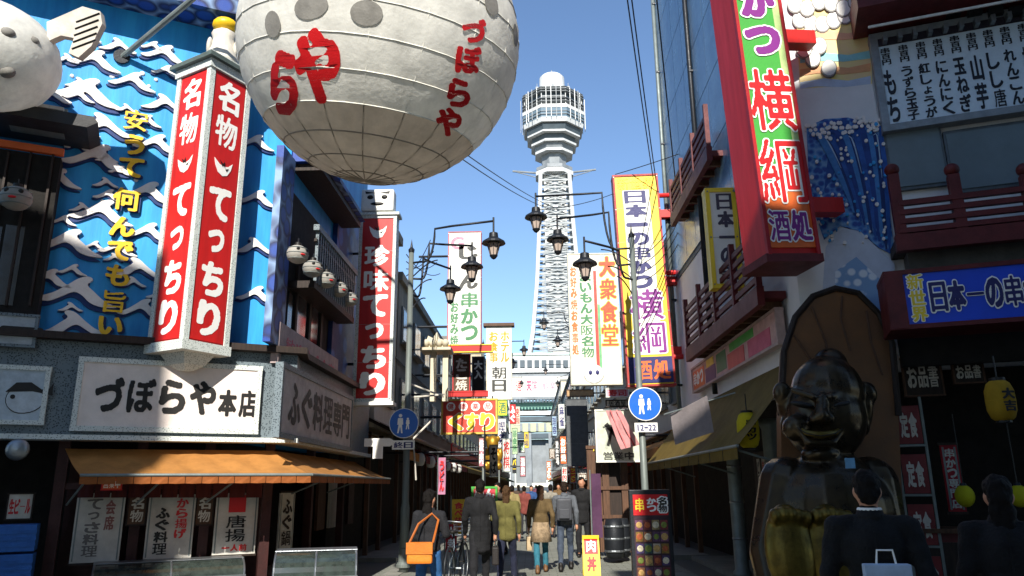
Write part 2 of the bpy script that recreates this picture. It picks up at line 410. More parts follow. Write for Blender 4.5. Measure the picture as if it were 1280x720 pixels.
# painted wave crests in relief
WPTS = [(-.5, -.1), (-.32, -.02), (-.16, .1), (-.02, .22), (.1, .26), (.16, .22), (.1, .14), (.2, .04), (.34, -.08), (.5, -.16), (.32, -.17), (.16, -.12), (.05, -.02), (-.06, .02), (-.2, -.06), (-.36, -.14)]
def smooth_loop(P, n=3):
    out = []; L = len(P)
    for i in range(L):
        p0, p1, p2, p3 = [P[(i+k-1) % L] for k in range(4)]
        for j in range(n):
            t = j/n; out.append(tuple(.5*((2*p1[c])+(-p0[c]+p2[c])*t+(2*p0[c]-5*p1[c]+4*p2[c]-p3[c])*t*t+(-p0[c]+3*p1[c]-3*p2[c]+p3[c])*t**3) for c in (0, 1)))
    return out
WPTS = smooth_loop(WPTS)
def wave(px, py, wpx, flip=1, sy=1.0):
    wpx *= .86
    p = ZL.hit(px, py); k = wpx*(p-CAM).length/1000*1.12
    w = obj('wave', MB().slab([(x*k*flip, z*k*sy) for x, z in WPTS], -.06, 0).mesh('wave'), WWAVE, rb, (p.x-C0.x, p.y-C0.y, p.z), (0, 0, ZL.rz))
    obj('wave_shadow_band', MB().slab([(x*k*flip-.03*k, z*k*sy-.07*k) for x, z in WPTS], -.03, .0).mesh('wave'), WNAVY, w)
for a in [(100, 42, 46), (119, 78, 56), (206, 70, 52), (148, 60, 40, -1), (108, 118, 78), (166, 104, 52), (205, 132, 50, -1), (128, 160, 66, -1), (196, 182, 54), (122, 200, 76), (186, 243, 62), (72, 225, 52), (128, 268, 70), (186, 292, 52),
          (86, 306, 74), (172, 338, 58, -1), (98, 368, 84), (178, 388, 56), (92, 408, 70, -1), (62, 350, 50), (148, 312, 44), (60, 120, 50, -1), (320, 180, 46), (322, 250, 50), (318, 310, 50, -1), (320, 370, 50), (318, 120, 40)]+[(random.Random(i).uniform(64, 215), 60+i*15.5, random.Random(i+50).uniform(22, 34), (-1)**i) for i in range(23)]:
    wave(*a)
for px, py in [(115, 30), (190, 55), (222, 95), (90, 95), (140, 95), (178, 92), (195, 100), (65, 62), (128, 252), (104, 60), (215, 62), (186, 108), (72, 200), (120, 150), (170, 225)]:
    p = ZL.hit(px, py); k = random.uniform(.03, .06)
    obj('spray_dot', MB().lathe([(k, 0), (k*.8, .02), (0, .03)], 10).mesh('spray_dot'), WWAVE, rb, (p.x-C0.x, p.y-C0.y, p.z), (math.pi/2, 0, ZL.rz))
# yellow slogan
for ch, px, py, s in [('安', 170, 150, 30), ('う', 168, 181, 28), ('て', 164, 209, 28), ('何', 158, 249, 32), ('ん', 153, 283, 28), ('で', 150, 313, 29), ('も', 147, 344, 29), ('旨', 143, 377, 31), ('い', 138, 407, 27)]:
    p = ZL.off(.05).hit(px, py); k = s*(p-CAM).length/1000*1.08
    sub = obj('letter_edge', gmesh(ch, reff(ch, .07, .5)+.045, WNAVY)[0], None, rb, (p.x-C0.x+.02, p.y-C0.y+.01, p.z-.02), (0, 0, ZL.rz), (k*.8, 1, k*.78))
    q = ZL.off(.09).hit(px, py); obj('letter', gmesh(ch, reff(ch, .07, .5), YEL)[0], None, rb, (q.x-C0.x, q.y-C0.y, q.z), (0, 0, ZL.rz), (k*.8, 1, k*.78))
# dark navy pilaster and blue end strip on the street side
def fl_box(name, m, x0, y0, x1, y1, d0, d1, parent=rb, pl=FL, org=C0):
    f = frame(pl, x0, y0, x1, y1)
    o = MB().bb(-f.w/2, f.w/2, -d1, -d0, -f.h/2, f.h/2).build(name, m, parent)
    o.location = f.loc-org if parent else f.loc; o.rotation_euler = (0, 0, f.rz); return o
fl_box('pilaster', NAVYP, 337, 180, 353, 436, .003, .12)
fl_box('end_panel', voro('navy_relief_end', '#2259a8', '#122c66', 2.2, .4), 413, 236, 444, 480, .003, .1)
fl_box('window_recess', INK, 355, 262, 411, 455, .003, .02)  # flat dark sheet, shade of the recess put into its colour
for x in (366, 384, 399): fl_box('mullion', DWOOD, x-1.2, 330, x+1.2, 450, .02, .07)
for x0, x1 in ((356, 364), (369, 382), (387, 397)): fl_box('pane', GLASS, x0, 365, x1, 445, .022, .035)
nb = fl_box('name_board', mat('pale_pink_board', '#b9a6a4', .6), 337, 425, 414, 472, .02, .14)
fs = frame(FL, 337, 425, 414, 472)
write(nb, '歓迎ふぐ会席', (-fs.w*.42, -fs.h*.25, fs.w*.42, fs.h*.25), -.146, PINK, .07, None, False)
# balcony along the street side
bal = thing('balcony', 'dark ornate balcony with railing on the street side of the blue restaurant', 'balcony', C0)
pa = FL.off(.02)
za = FL.off(.45).hit(375, 338).z
yb0, yb1 = 12.0, 14.9
MB().bb(-.003, .45, yb0-C0.y, yb1-C0.y, za-.06, za+.06).build('floor', DWOOD, bal)
MB().bb(.38, .48, yb0-C0.y, yb1-C0.y, za+.95, za+1.05).build('top_rail', LATTD, bal)
MB().bb(.40, .45, yb0-C0.y, yb1-C0.y, za+.75, za+.8).build('mid_rail', DWOOD, bal)
pm = MB().bb(-.025, .025, -.025, .025, 0, .95).mesh('baluster')
for i in range(20): obj('baluster', pm, DWOOD if i % 4 else LATTD, bal, (.43, yb0-C0.y+.1+i*(yb1-yb0-.2)/19, za+.04))
MB().bb(.003, .5, yb0-C0.y-.1, yb1-C0.y, za+2.0, za+2.12).build('canopy', DWOOD, bal)
MB().add([(0, yb0-C0.y-.2, za+2.9), (.6, yb0-C0.y-.2, za+2.13), (.6, yb1-C0.y, za+2.13), (0, yb1-C0.y, za+2.9), (0, yb0-C0.y-.2, za+2.125), (0, yb1-C0.y, za+2.125)],
         [(0, 1, 2, 3), (0, 4, 1), (3, 2, 5), (1, 4, 5, 2), (0, 3, 5, 4)]).build('tiled_roof', NAVYP, bal)
# fish-head paper lanterns under the balcony
def fish_lantern(label, p, r, face, group):
    t = thing('paper_lantern', label, 'lantern', p, face, group)
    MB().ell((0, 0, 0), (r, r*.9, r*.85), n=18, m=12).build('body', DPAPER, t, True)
    for k in (-.5, 0, .5):
        rr = math.sqrt(1-k*k/ .85**2*.7)*r
        MB().tube([(rr*1.005*math.cos(q), rr*.905*math.sin(q), k*r) for q in [2*math.pi*j/18 for j in range(19)]], .006, 5).build('rib', GSTEEL, t)
    for s in (-1, 1):
        MB().ell((s*r*.42, -r*.72, r*.3), (r*.17, r*.12, r*.17)).build('eye', BLACK, t, True)
    MB().ell((0, -r*.86, -r*.18), (r*.26, r*.1, r*.09)).build('mouth', LRED, t, True)
    MB().tube([(0, 0, r*.8), (0, 0, r*.8+.12)], .012, 6).build('hook', IRON, t)
    MB().lathe([(r*.3, 0), (r*.3, .05)], 12, (0, 0, r*.78)).build('cap', BLACK, t)
names = ['nearest', 'second', 'third', 'fourth', 'farthest']
for i, (px, py) in enumerate([(372, 318), (391, 336), (408, 350), (424, 362), (437, 374)]):
    p = FL.off(.5).hit(px, py)
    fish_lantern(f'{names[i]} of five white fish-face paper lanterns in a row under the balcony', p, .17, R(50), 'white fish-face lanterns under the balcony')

# ------------------------------------------------------------------ sign band
bz0, bz1 = ZL.hit(210, 547).z, ZL.hit(210, 438).z
MB().prism([loc2(q) for q in (LE+nl*.003, LE+nl*.28, C0+nl*.28+Vector((.24, .12, 0)), C0+Vector((.28, .3, 0)), (-3.72, 17.5), (-3.997, 17.5), C0+nl*.003+Vector((.003, 0, 0)))], bz0, bz1).build('sign_band', LATTD, rb)
MB().prism([loc2(q) for q in (LE+nl*.003, LE+nl*.42, C0+nl*.42+Vector((.36, .12, 0)), C0+Vector((.42, .3, 0)), (-3.58, 17.5), (-3.997, 17.5), C0+nl*.003+Vector((.003, 0, 0)))], bz1+.002, bz1+.1).build('band_eave', DWOOD, rb)
MB().prism([loc2(q) for q in (LE+nl*.003, LE+nl*.36, C0+nl*.36+Vector((.3, .12, 0)), C0+Vector((.36, .3, 0)), (-3.64, 17.5), (-3.997, 17.5), C0+nl*.003+Vector((.003, 0, 0)))], bz0-.07, bz0-.002).build('band_sill', LATT, rb)
t = sign('shop_sign', 'long cream board reading づぼらや本店 above the orange awning', 'sign', frame(ZL.off(.32), 93, 452, 325, 541), .07, mat('board_cream', '#e3d6cd', .5, var=.07), LATT, .07)
f = frame(ZL.off(.32), 93, 452, 325, 541)
cellw = f.w/11.2; x = -f.w/2+f.w*.12
for ch, s in (('づ', 1.12), ('ぼ', 1.12), ('ら', 1.12), ('や', 1.12), ('本', .8), ('店', .8)):
    w = f.w*.148*s if s > 1 else f.w*.118
    letter(t, ch, x+w/2-f.w*.03, f.h*(.0 if s > 1 else -.06), w*.95, f.h*(.52 if s > 1 else .42), -.042, BLACK, .075); x += w
t = sign('shop_sign', 'grey board reading ふぐ料理専門 in the shade on the side street face', 'sign', frame(FL.off(.36), 346, 473, 438, 556), .08, mat('board_grey', '#b3a9a6', .55), LATTD, .08,
         [('ふぐ料理専門', (.08, .18, .95, .82), mat('letter_grey', '#2e2a28'), .06, None, False)])
fp = frame(ZL.off(.32), -12, 457, 60, 531)
t = sign('picture_board', 'pale board with an ink drawing of a blowfish at far left', 'sign', fp, .07, mat('board_pale', '#b8c4cc', .5), LATT, .06)
MB().slab([(.05+.2*math.cos(q)*(1.25 if math.cos(q) > 0 else 1), -.06+.19*math.sin(q)) for q in [2*math.pi*i/22 for i in range(22)]], -.042, -.036).build('drawn_outline', BLACK, t)
MB().slab([(.05+.19*math.cos(q)*(1.25 if math.cos(q) > 0 else 1), -.06+.18*math.sin(q)) for q in [2*math.pi*i/22 for i in range(22)]], -.045, -.0425).build('drawn_belly', mat('board_pale2', '#c2ccd2', .5), t)
MB().slab([(-.16, .03), (-.05, .16), (.12, .17), (.25, .08), (.34, .1), (.38, .18), (.38, 0), (.3, .02), (.15, .05), (0, .04)], -.05, -.0455).build('drawn_back', BLACK, t)
MB().lathe([(.03, 0), (.03, .003)], 12).build('drawn_eye', BLACK, t); o = LAST[0]; o.location = (-.07, -.047, -.03); o.rotation_euler = (math.pi/2, 0, 0)

# ------------------------------------------------------------------ tall red prism sign
pz0, pz1 = at(240, 436, 10.3).z, at(268, 76, 10.3).z
pc = at(253, 260, 10.75); ps = .78
t = thing('tower_sign', 'red four-sided tower sign with white letters 名物てっちり and carved white edges', 'sign', (pc.x, pc.y, pz0), R(62))
H = pz1-pz0
MB().bb(-ps/2+.02, ps/2-.02, -ps/2+.02, ps/2-.02, 0, H).build('core', RED, t)
for sx in (-1, 1):
    for sy in (-1, 1):
        MB().box((sx*(ps/2-.04), sy*(ps/2-.04), H/2), (.09, .09, H)).build('corner_post', LATT, t)
for z, hh in ((.06, .14), (H-.07, .14)):
    MB().box((0, 0, z), (ps+.06, ps+.06, hh)).build('band', LATT, t)
MB().box((0, 0, H+.03), (ps+.2, ps+.2, .07)).build('cap', mat('cap_grey', '#54605c', .5), t)
MB().box((0, 0, H+.09), (ps+.1, ps+.1, .05)).build('cap_step', LATT, t)
MB().lathe([(.38, 0), (.25, -.16), (.1, -.24)], 4, (0, 0, 0), math.pi/4).build('underside', LATT, t)
MB().tube([(0, .2, .5), (.0, .9, .3)], .04).build('bracket', IRON, t)
def fish_mark(parent, cx, cz, s, y, rz=0):
    """white dish-shaped blowfish mark with black fins"""
    pts = [(-.5, .32), (-.42, .0), (-.25, -.3), (.0, -.42), (.25, -.32), (.42, -.02), (.5, .34), (.28, .12), (.05, .05), (-.2, .1)]
    MB().slab([(x*s, z*s) for x, z in pts], -.006, 0).build('fish_mark', LETW, parent); o = LAST[0]; o.location = (cx, y, cz)
    for q in ([(-.22, .3), (-.05, .02), (.02, .12), (.1, -.02), (.05, .3), (-.02, .16)], [(.12, -.05), (.3, .02), (.2, -.15)]):
        MB().slab([(x*s, z*s) for x, z in q], -.004, 0).build('fish_fin', BLACK, o); LAST[0].location = (0, -.007, 0)
    return o
for k, rz in enumerate((0, -math.pi/2)):                # the two faces that show
    e = bpy.data.objects.new('face_panel', MB().bb(-ps/2+.1, ps/2-.1, -.012, 0, .16, H-.16).mesh('face_panel')); col.objects.link(e); e.data.materials.append(RED)
    e.parent = t; e.rotation_euler = (0, 0, rz); e.location = (0, -ps/2+.02, 0) if k == 0 else (-ps/2+.02, 0, 0)
    cs = (H-.4)/7
    for i, ch in enumerate('名物 てっちり'):
        cz = H-.2-(i+.5)*cs
        if ch == ' ': fish_mark(e, 0, cz, .34, -.014)
        else: letter(e, ch, 0, cz, ps*.56, cs*.95, -.016, LETW, .085)
# ornament on top of it: pale carved post with a yellow knob
o2 = thing('roof_ornament', 'pale carved fish ornament with a yellow knob on top of the red tower sign', 'ornament', (pc.x+.1, pc.y-.05, pz1+.12), R(20))
MB().lathe([(.3, 0), (.28, .1), (.2, .35), (.17, .5), (.2, .6), (.12, .66)], 10).build('body', OFFW, o2, True)
for s in (-1, 1): MB().ell((s*.2, -.05, .32), (.05, .12, .16)).build('fin', OFFW, o2, True)
MB().ell((0, 0, .76), (.2, .2, .13)).build('knob', YEL, o2, True)

# ------------------------------------------------------------------ big blowfish lantern
BC = at(477, 58, 8.2)
BR = 174*( (BC-CAM).dot(CR @ Vector((0, 0, -1))) )/FPX*.985
AX = Matrix.Rotation(R(7), 3, 'Y') @ Matrix.Rotation(R(10), 3, 'X')
bl = thing('blowfish_lantern', 'huge white blowfish paper lantern with red letters hanging over the street', 'lantern', BC)
NS, NR = 36, 15
def bpt(i, j, k=1.0):
    th = math.pi*i/NR; q = 2*math.pi*j/NS
    rr = 1.0 if i < NR else 1.0
    return AX @ Vector((BR*k*math.sin(th)*math.cos(q), BR*k*math.sin(th)*math.sin(q), -BR*k*math.cos(th)))
def skin_rows(i0, i1, m, nm):
    mb = MB()
    for i in range(i0, i1):
        for j in range(NS):
            a, b, c, d = bpt(i, j), bpt(i, j+1), bpt(i+1, j+1), bpt(i+1, j)
            if 0 < i < NR-1:                                  # each band bulges a little between its seams
                e, f_ = bpt(i+.5, j, 1.006-.004*(j % 2)), bpt(i+.5, j+1, 1.006-.004*((j+1) % 2)); mb.add([a, b, f_, e, c, d], [(0, 1, 2, 3), (3, 2, 4, 5)]); continue
            ctr = (a+b+c+d)/4*1.004
            if i == 0: mb.add([a, c, d], [(0, 1, 2)])
            elif i == NR-1: mb.add([a, b, c], [(0, 1, 2)])
            else: mb.add([a, b, c, d, ctr], [(0, 1, 4), (1, 2, 4), (2, 3, 4), (3, 0, 4)])
    me = mb.mesh(nm); b = bmesh.new(); b.from_mesh(me); bmesh.ops.remove_doubles(b, verts=b.verts, dist=1e-4); b.to_mesh(me); b.free()
    me.polygons.foreach_set('use_smooth', [True]*len(me.polygons)); return obj(nm, me, m, bl)
skin_rows(4, NR, LPAPER, 'skin')
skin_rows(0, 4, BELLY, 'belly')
RIB = mat('seam_pale', '#e6e3d8', .6); RIBD = mat('seam_shaded', '#9a8e80', .7)  # darker lower seams carry the painted shade under the lantern
for i in range(1, NR):
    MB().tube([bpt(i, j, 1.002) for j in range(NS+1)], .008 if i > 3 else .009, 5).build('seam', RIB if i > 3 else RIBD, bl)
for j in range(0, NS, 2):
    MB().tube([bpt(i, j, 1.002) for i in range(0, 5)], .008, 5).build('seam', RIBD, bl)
    MB().tube([bpt(i, j, 1.001) for i in range(4, NR+1)], .006, 5).build('seam', RIB, bl)
def on_ball(px, py, k=1.012):
    d = ray(px, py).normalized(); oc = CAM-BC; b = d.dot(oc); c = oc.dot(oc)-(BR*k)**2; h = b*b-c
    return (CAM+d*(-b-math.sqrt(max(h, 0))))-BC
def ball_letter(ch, px, py, w, h, m, r, rot=0):
    me, lo, hi = gmesh(ch, r, m); c = (lo+hi)/2; s = hi-lo; n = me.copy(); n.name = 'letter'
    # the letter is wrapped on the lantern's skin around the point where it sits
    p0 = on_ball(px, py); nrm = p0.normalized(); up = (on_ball(px, py-4)-on_ball(px, py+4)).normalized(); rt = (on_ball(px+4, py)-on_ball(px-4, py)).normalized()
    ex = (on_ball(px+w/2, py)-on_ball(px-w/2, py)).length; ez = (on_ball(px, py-h/2)-on_ball(px, py+h/2)).length
    ca, sa = math.cos(rot), math.sin(rot)
    for v in n.vertices:
        a = (v.co.x-c[0])/s[0]*ex; b = (v.co.z-c[1])/s[1]*ez
        q = p0+rt*(a*ca-b*sa)+up*(a*sa+b*ca); v.co = q.normalized()*BR*1.007
    return obj('letter', n, None, bl)
for ch, x, y, w, h in (('づ', 594, 38, 30, 32), ('ぼ', 587, 75, 32, 36), ('ら', 575, 117, 30, 36), ('や', 562, 154, 32, 36)): ball_letter(ch, x, y, w, h, LRED, .085, R(-6))
ball_letter('ら', 353, 106, 36, 82, LRED, .1, 0); ball_letter('や', 395, 84, 58, 98, LRED, .1, R(5))
SPOT = mat('spot_grey', '#83807a', .7, var=.2, scale=6)
for px, py, a, b in ((388, 8, 20, 13), (458, 16, 17, 13), (615, 4, 13, 14), (645, 44, 12, 14), (520, -30, 20, 16), (340, 30, 12, 14)):
    p0 = on_ball(px, py, 1.008); nrm = p0.normalized(); up = (Vector((0, 0, 1))-nrm*nrm.z).normalized(); rt = up.cross(nrm); k = BR/174
    vs = [p0.normalized()*BR*1.008]+[(p0+rt*a*k*math.cos(q)+up*b*k*math.sin(q)).normalized()*BR*1.007 for q in [2*math.pi*i/20 for i in range(20)]]
    MB().add(vs, [(0, i+1, (i+1) % 20+1) for i in range(20)]).build('spot', SPOT, bl)
tp = Vector((0, 0, BR))
MB().tube([tp*.98, tp+Vector((0, 0, 1.6))], .03).build('hanger', IRON, bl)
MB().lathe([(.4, -.06), (.36, .08), (.1, .14)], 16, (0, 0, BR*.995)).build('cap', IRON, bl)
# struts that carry it
w0 = ZL.hit(152, 72); w1 = BC+Vector((-.1, 0, BR+1.4))
w2 = ZL.hit(300, 40)
st = thing('support_strut', 'long pale steel strut running from the blue wall up to the big lantern', 'strut', w0)
MB().tube([(0, 0, 0), w1-w0], .045, 10).build('tube', GSTEEL, st)
MB().lathe([(.12, -.03), (.12, .05)], 12).build('wall_plate', IRON, st); LAST[0].rotation_euler = (math.pi/2, 0, ZL.rz)
w2.z = w1.z+.8
MB().tube([w2-w0, w1-w0], .035, 10).build('stay', GSTEEL, st)

# ------------------------------------------------------------------ smaller blowfish lantern at the left edge
p = ZL.off(1.0).hit(-20, 70); k = 70*((p-CAM).length)/1050
b2 = thing('blowfish_lantern', 'smaller white blowfish lantern with a notched tail at the upper left edge', 'lantern', p)
MB().ell((0, 0, 0), (k*1.12, k, k*.88), (0, R(8), 0), 20, 14).build('body', LPAPER, b2, True)
TL = cloth('tail_paper', '#d8d0c4', .2)
dx = k*1.2
pts = [(dx*.8, k*.55), (dx*1.25, k*.82), (dx*1.5, k*.72), (dx*1.55, k*.5), (dx*1.45, k*.1), (dx*1.3, -.1*k), (dx*1.16, -.02*k), (dx*1.2, k*.25), (dx*1.02, k*.3), (dx*.85, k*.2)]
MB().slab([(x, z+.0) for x, z in pts], -.05, .05).build('tail', TL, b2)
for i in range(5):
    a = .25+.12*i; MB().tube([(dx*1.2, -.055, k*(a-.2)), (dx*1.5, -.058, k*(a-.05))], .012, 5).build('tail_ray', BLACK, b2)
for px, py in ((8, 42), (38, 52), (8, 90)):
    d = ray(px, py).normalized(); oc = CAM-p; bq = d.dot(oc); h = bq*bq-oc.dot(oc)+(k*.99)**2; q = CAM+d*(-bq-math.sqrt(max(0, h)))-p
    MB().ell(q*1.0, (k*.13, k*.1, k*.09)).build('spot', SPOT, b2, True)
MB().tube([(0, 0, k*.85), (0, 0, k*2.6)], .025).build('hanger', IRON, b2)

# ------------------------------------------------------------------ small eave and dark window bay at the far left
ev = thing('window_bay', 'dark window bay with a small tiled eave left of the blue wall', 'bay', LE)
f = frame(ZL.off(.003), -60, 196, 62, 436)
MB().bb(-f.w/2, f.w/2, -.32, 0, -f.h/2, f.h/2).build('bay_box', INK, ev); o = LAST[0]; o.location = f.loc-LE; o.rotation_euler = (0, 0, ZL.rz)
fe = frame(ZL.off(.35), -60, 148, 84, 188)
MB().slab([(-.6, 0), (.45, 0), (.55, .1), (.5, .18), (-.6, .18)], -.5, .35).build('roof_slab', mat('eave_dark', '#2a2a2c', .5), ev); o = LAST[0]; o.location = fe.loc-LE+Vector((.35, .15, -.02+fe.h*.2)); o.rotation_euler = (0, 0, ZL.rz)
o.scale = (1.3, 1, 1.0)
for i in range(5): fl_box('louvre_slat', OFFW, 22, 151+i*5.6, 84, 155+i*5.6, .52, .6, ev, ZL, LE)
fl_box('louvre_back', GSTEEL, 20, 149, 86, 180, .3, .5, ev, ZL, LE)
MB().bb(-.55, .45, -.04, .04, -.05, .05).build('orange_band', ORANGE, ev); o = LAST[0]; o.location = fe.loc-LE+Vector((.2, .1, -.16)); o.rotation_euler = (0, 0, ZL.rz)
for i in range(4):
    q = fl_box('mullion', DWOOD, -30+i*28, 200, -27+i*28, 390, .33, .37, ev, ZL, LE)
fl_box('pane', GLASS, -25, 290, 0, 388, .325, .335, ev, ZL, LE); fl_box('pane', GLASS, 4, 290, 28, 388, .325, .335, ev, ZL, LE)
p = ZL.off(.7).hit(20, 248); fish_lantern('dim fish-face lantern hanging before the dark window bay', p, .2, R(20), None)
fb = frame(ZL.off(.36), -14, 392, 47, 434)
t = sign('small_board', 'pale board with one black brush stroke below the dark window bay', 'sign', fb, .06, mat('board_pale3', '#aeb6bc', .5), LATTD, .04)
letter(t, '一', .1, 0, .55, .3, -.04, BLACK, .1)
# ------------------------------------------------------------------ orange awning
z_t = ZL.off(.02).hit(200, 562).z; AO = 1.0
bo = ZL.off(AO).hit(105, 594); z_b = bo.z
a0 = ZL.off(.02).hit(82, 556); a0.z = z_t; b0 = ZL.off(AO).hit(100, 594); b0.z = z_b
cT = Vector((-3.97, 11.72, z_t))
lineo = ZL.off(AO); kx = (-4+.85-lineo.p.x)/lineo.u.x; cB = Vector((-3.15, lineo.p.y+lineo.u.y*kx, z_b))
eT = Vector((-3.97, 17.3, z_t)); eB = Vector((-3.15, 17.3, z_b))
aw = thing('awning', 'orange cloth awning wrapping the corner under the restaurant sign band', 'awning', cT)
def grid(a, b, c, d, n, m, sag):                          # a-b top, d-c bottom
    vs = []; fs = []
    for i in range(n+1):
        for j in range(m+1):
            u = i/n; v = j/m; p = (a.lerp(b, u)).lerp(d.lerp(c, u), v); p.z -= sag*math.sin(math.pi*v)*(.6+.4*math.sin(u*n*1.7)); vs.append(p-cT)
    for i in range(n):
        for j in range(m): k = i*(m+1)+j; fs.append((k, k+m+1, k+m+2, k+1))
    return vs, fs
for nm, q in (('cloth', (a0, cT, cB, b0)), ('cloth', (cT, eT, eB, cB))):
    MB().add(*grid(*q, 24, 6, .05)).build(nm, AWN, aw, True)
VAL = cloth('valance_red', '#a8602c', .3)
for p, q in ((b0, cB), (cB, eB)):
    n = 14; u = (q-p)/n
    for i in range(n):
        c0 = p+u*i-cT; c1 = p+u*(i+.96)-cT; md = (c0+c1)/2
        MB().add([c0, c1, c1-Vector((0, 0, .11)), md-Vector((0, .012, .115)), c0-Vector((0, 0, .11))], [(0, 1, 2, 3, 4)]).build('valance_flap', VAL, aw)
for p, q in ((b0, cB), (cB, eB)): MB().tube([p-cT, q-cT], .02).build('front_bar', GSTEEL, aw)
for k in (.04, .35, .68):
    q = b0.lerp(cB, k)-cT; w = a0.lerp(cT, k)-cT-Vector((0, 0, .75)); MB().tube([q, w], .014).build('arm', GSTEEL, aw)
for k in (.2, .6):
    q = cB.lerp(eB, k)-cT; w = cT.lerp(eT, k)-cT-Vector((0, 0, .65)); MB().tube([q, w], .014).build('arm', GSTEEL, aw)

# ------------------------------------------------------------------ shop front below the awning
sf = ZL.off(-.25)
RDK = mat('dark_maroon', '#3a1714', .6, var=.3)
def stand(name, label, x0, y0, x1, y1, pl, cat='banner'):
    f = frame(pl, x0, y0, x1, y1); t = thing(name, label, cat, f.loc, f.rz)
    MB().box((0, 0, 0), (f.w, .03, f.h)).build('cloth', PAPER, t)
    for s in (-1, 1):
        MB().box((0, 0, s*(f.h/2+.012)), (f.w+.03, .045, .03)).build('rod', DWOOD, t)
        MB().box((s*(f.w/2-.03), -.017, 0), (.02, .006, f.h-.05)).build('border_line', GSTEEL, t)
    return t, f
t, f = stand('shop_banner', 'white shop banner with faded grey lettering, leftmost under the orange awning', 92, 616, 153, 703, sf)
write(t, 'てっさ料理', (-f.w*.3, -f.h*.42, f.w*.05, f.h*.42), -.024, mat('faded_ink', '#6f6a66'), .06); write(t, '会席', (f.w*.1, -.05, f.w*.32, f.h*.4), -.024, mat('faded_red', '#8e5a54'), .06)
t, f = stand('shop_banner', 'white shop banner reading ふぐ料理 in the middle under the orange awning', 183, 618, 242, 698, sf)
write(t, 'ふぐ料理', (-f.w*.34, -f.h*.44, -f.w*.02, f.h*.3), -.024, BLACK, .07); write(t, 'から揚げ', (f.w*.08, -f.h*.2, f.w*.36, f.h*.44), -.024, LRED, .06)
t, f = stand('shop_banner', 'white shop banner with a red square and 唐揚 in black under the awning', 268, 616, 321, 693, sf)
plate(t, 'red_square', LRED, -f.w*.2, f.w*.2, f.h*.18, f.h*.46, -.02); write(t, '唐揚', (-f.w*.25, -f.h*.3, f.w*.25, f.h*.14), -.024, BLACK, .08); write(t, '一人前', (-f.w*.3, -f.h*.45, f.w*.3, -f.h*.33), -.024, LRED, .07, None, False)
t, f = stand('shop_banner', 'narrow pale vertical board at the corner post of the restaurant', 348, 616, 366, 690, Plane((-4.6, 12), (.3, 1)))
write(t, 'ふぐ鍋', (-f.w*.35, -f.h*.4, f.w*.35, f.h*.4), -.024, DWOOD, .06)
for i, (x0, x1) in enumerate(((159, 184), (244, 267))):
    f = frame(sf.off(-.1), x0, 617, x1, 657); n = ('left', 'right')[i]
    t = sign('menu_plaque', f'small brown menu plaque to the {n} of the middle shop banner', 'sign', f, .04, BWOOD, DWOOD, .02, [('名物', (.15, .1, .85, .9), OFFW, .07, None, True)])
f = frame(ZL.off(.2), 127, 597, 153, 613)
t = sign('price_plate', 'small orange plate under the left end of the orange awning', 'sign', f, .05, ORANGE, LRED, .015, [('営業中', (.08, .15, .92, .85), LETW, .08, None, False)])
pl0 = thing('corner_post_frame', 'dark wooden posts and lintel of the restaurant front', 'post frame', C0)
for px, pl in ((70, ZL.off(-.1)), (170, sf.off(-.2)), (256, sf.off(-.2)), (332, ZL.off(-.12)), (385, Plane((-4.3, 0), (0, 1))), (425, Plane((-4.3, 0), (0, 1)))):
    q = pl.hit(px, 640); MB().bb(-.07, .07, -.07, .07, 0, ZB-.01).build('post', RDK, pl0); o = LAST[0]; o.location = (q.x-C0.x, q.y-C0.y, 0); o.rotation_euler = (0, 0, pl.rz)
for a, b in (((70, 608), (332, 608)),):
    p, q = ZL.off(-.1).hit(*a), ZL.off(-.1).hit(*b); q.z = p.z
    MB().tube([p-C0, q-C0], .06, 4).build('lintel', RDK, pl0)
pnl = MB().bb(-.42, .42, -.02, .02, 0, 1.9).mesh('door_panel')
for px in (120, 212, 294):
    q = sf.off(-.5).hit(px, 650); o = obj('door_panel', pnl, RDK, pl0, (q.x-C0.x, q.y-C0.y, .15), (0, 0, ZL.rz))
# side shop: glass door, poster boards
for px, m in ((400, BWOOD), (415, OFFW), (437, RDK)):
    q = Plane((-4.5, 0), (0, 1)).hit(px, 640); MB().bb(-.3, .3, -.03, .03, 0, 1.3).build('shutter_panel', m, pl0); o = LAST[0]; o.location = (q.x-C0.x, q.y-C0.y, .75); o.rotation_euler = (0, 0, R(90))
# short split curtain under the lintel, and paper strips inside
nv = thing('split_curtain', 'short dark maroon split curtain under the orange awning', 'curtain', C0); MAR = cloth('curtain_maroon', '#4a1a1c', .2)
for i in range(11):
    x0 = 98+i*21; f = frame(ZL.off(-.02), x0, 602, x0+19.5, 622); n = 6
    MB().add([(-f.w/2+f.w*j/n, -.02*math.sin(j*1.9+i), zz) for zz in (f.h/2, -f.h/2) for j in range(n+1)], [(j, j+1, j+n+2, j+n+1) for j in range(n)]).build('flap', MAR, nv, True); LAST[0].location = f.loc-C0; LAST[0].rotation_euler = (0, 0, ZL.rz)
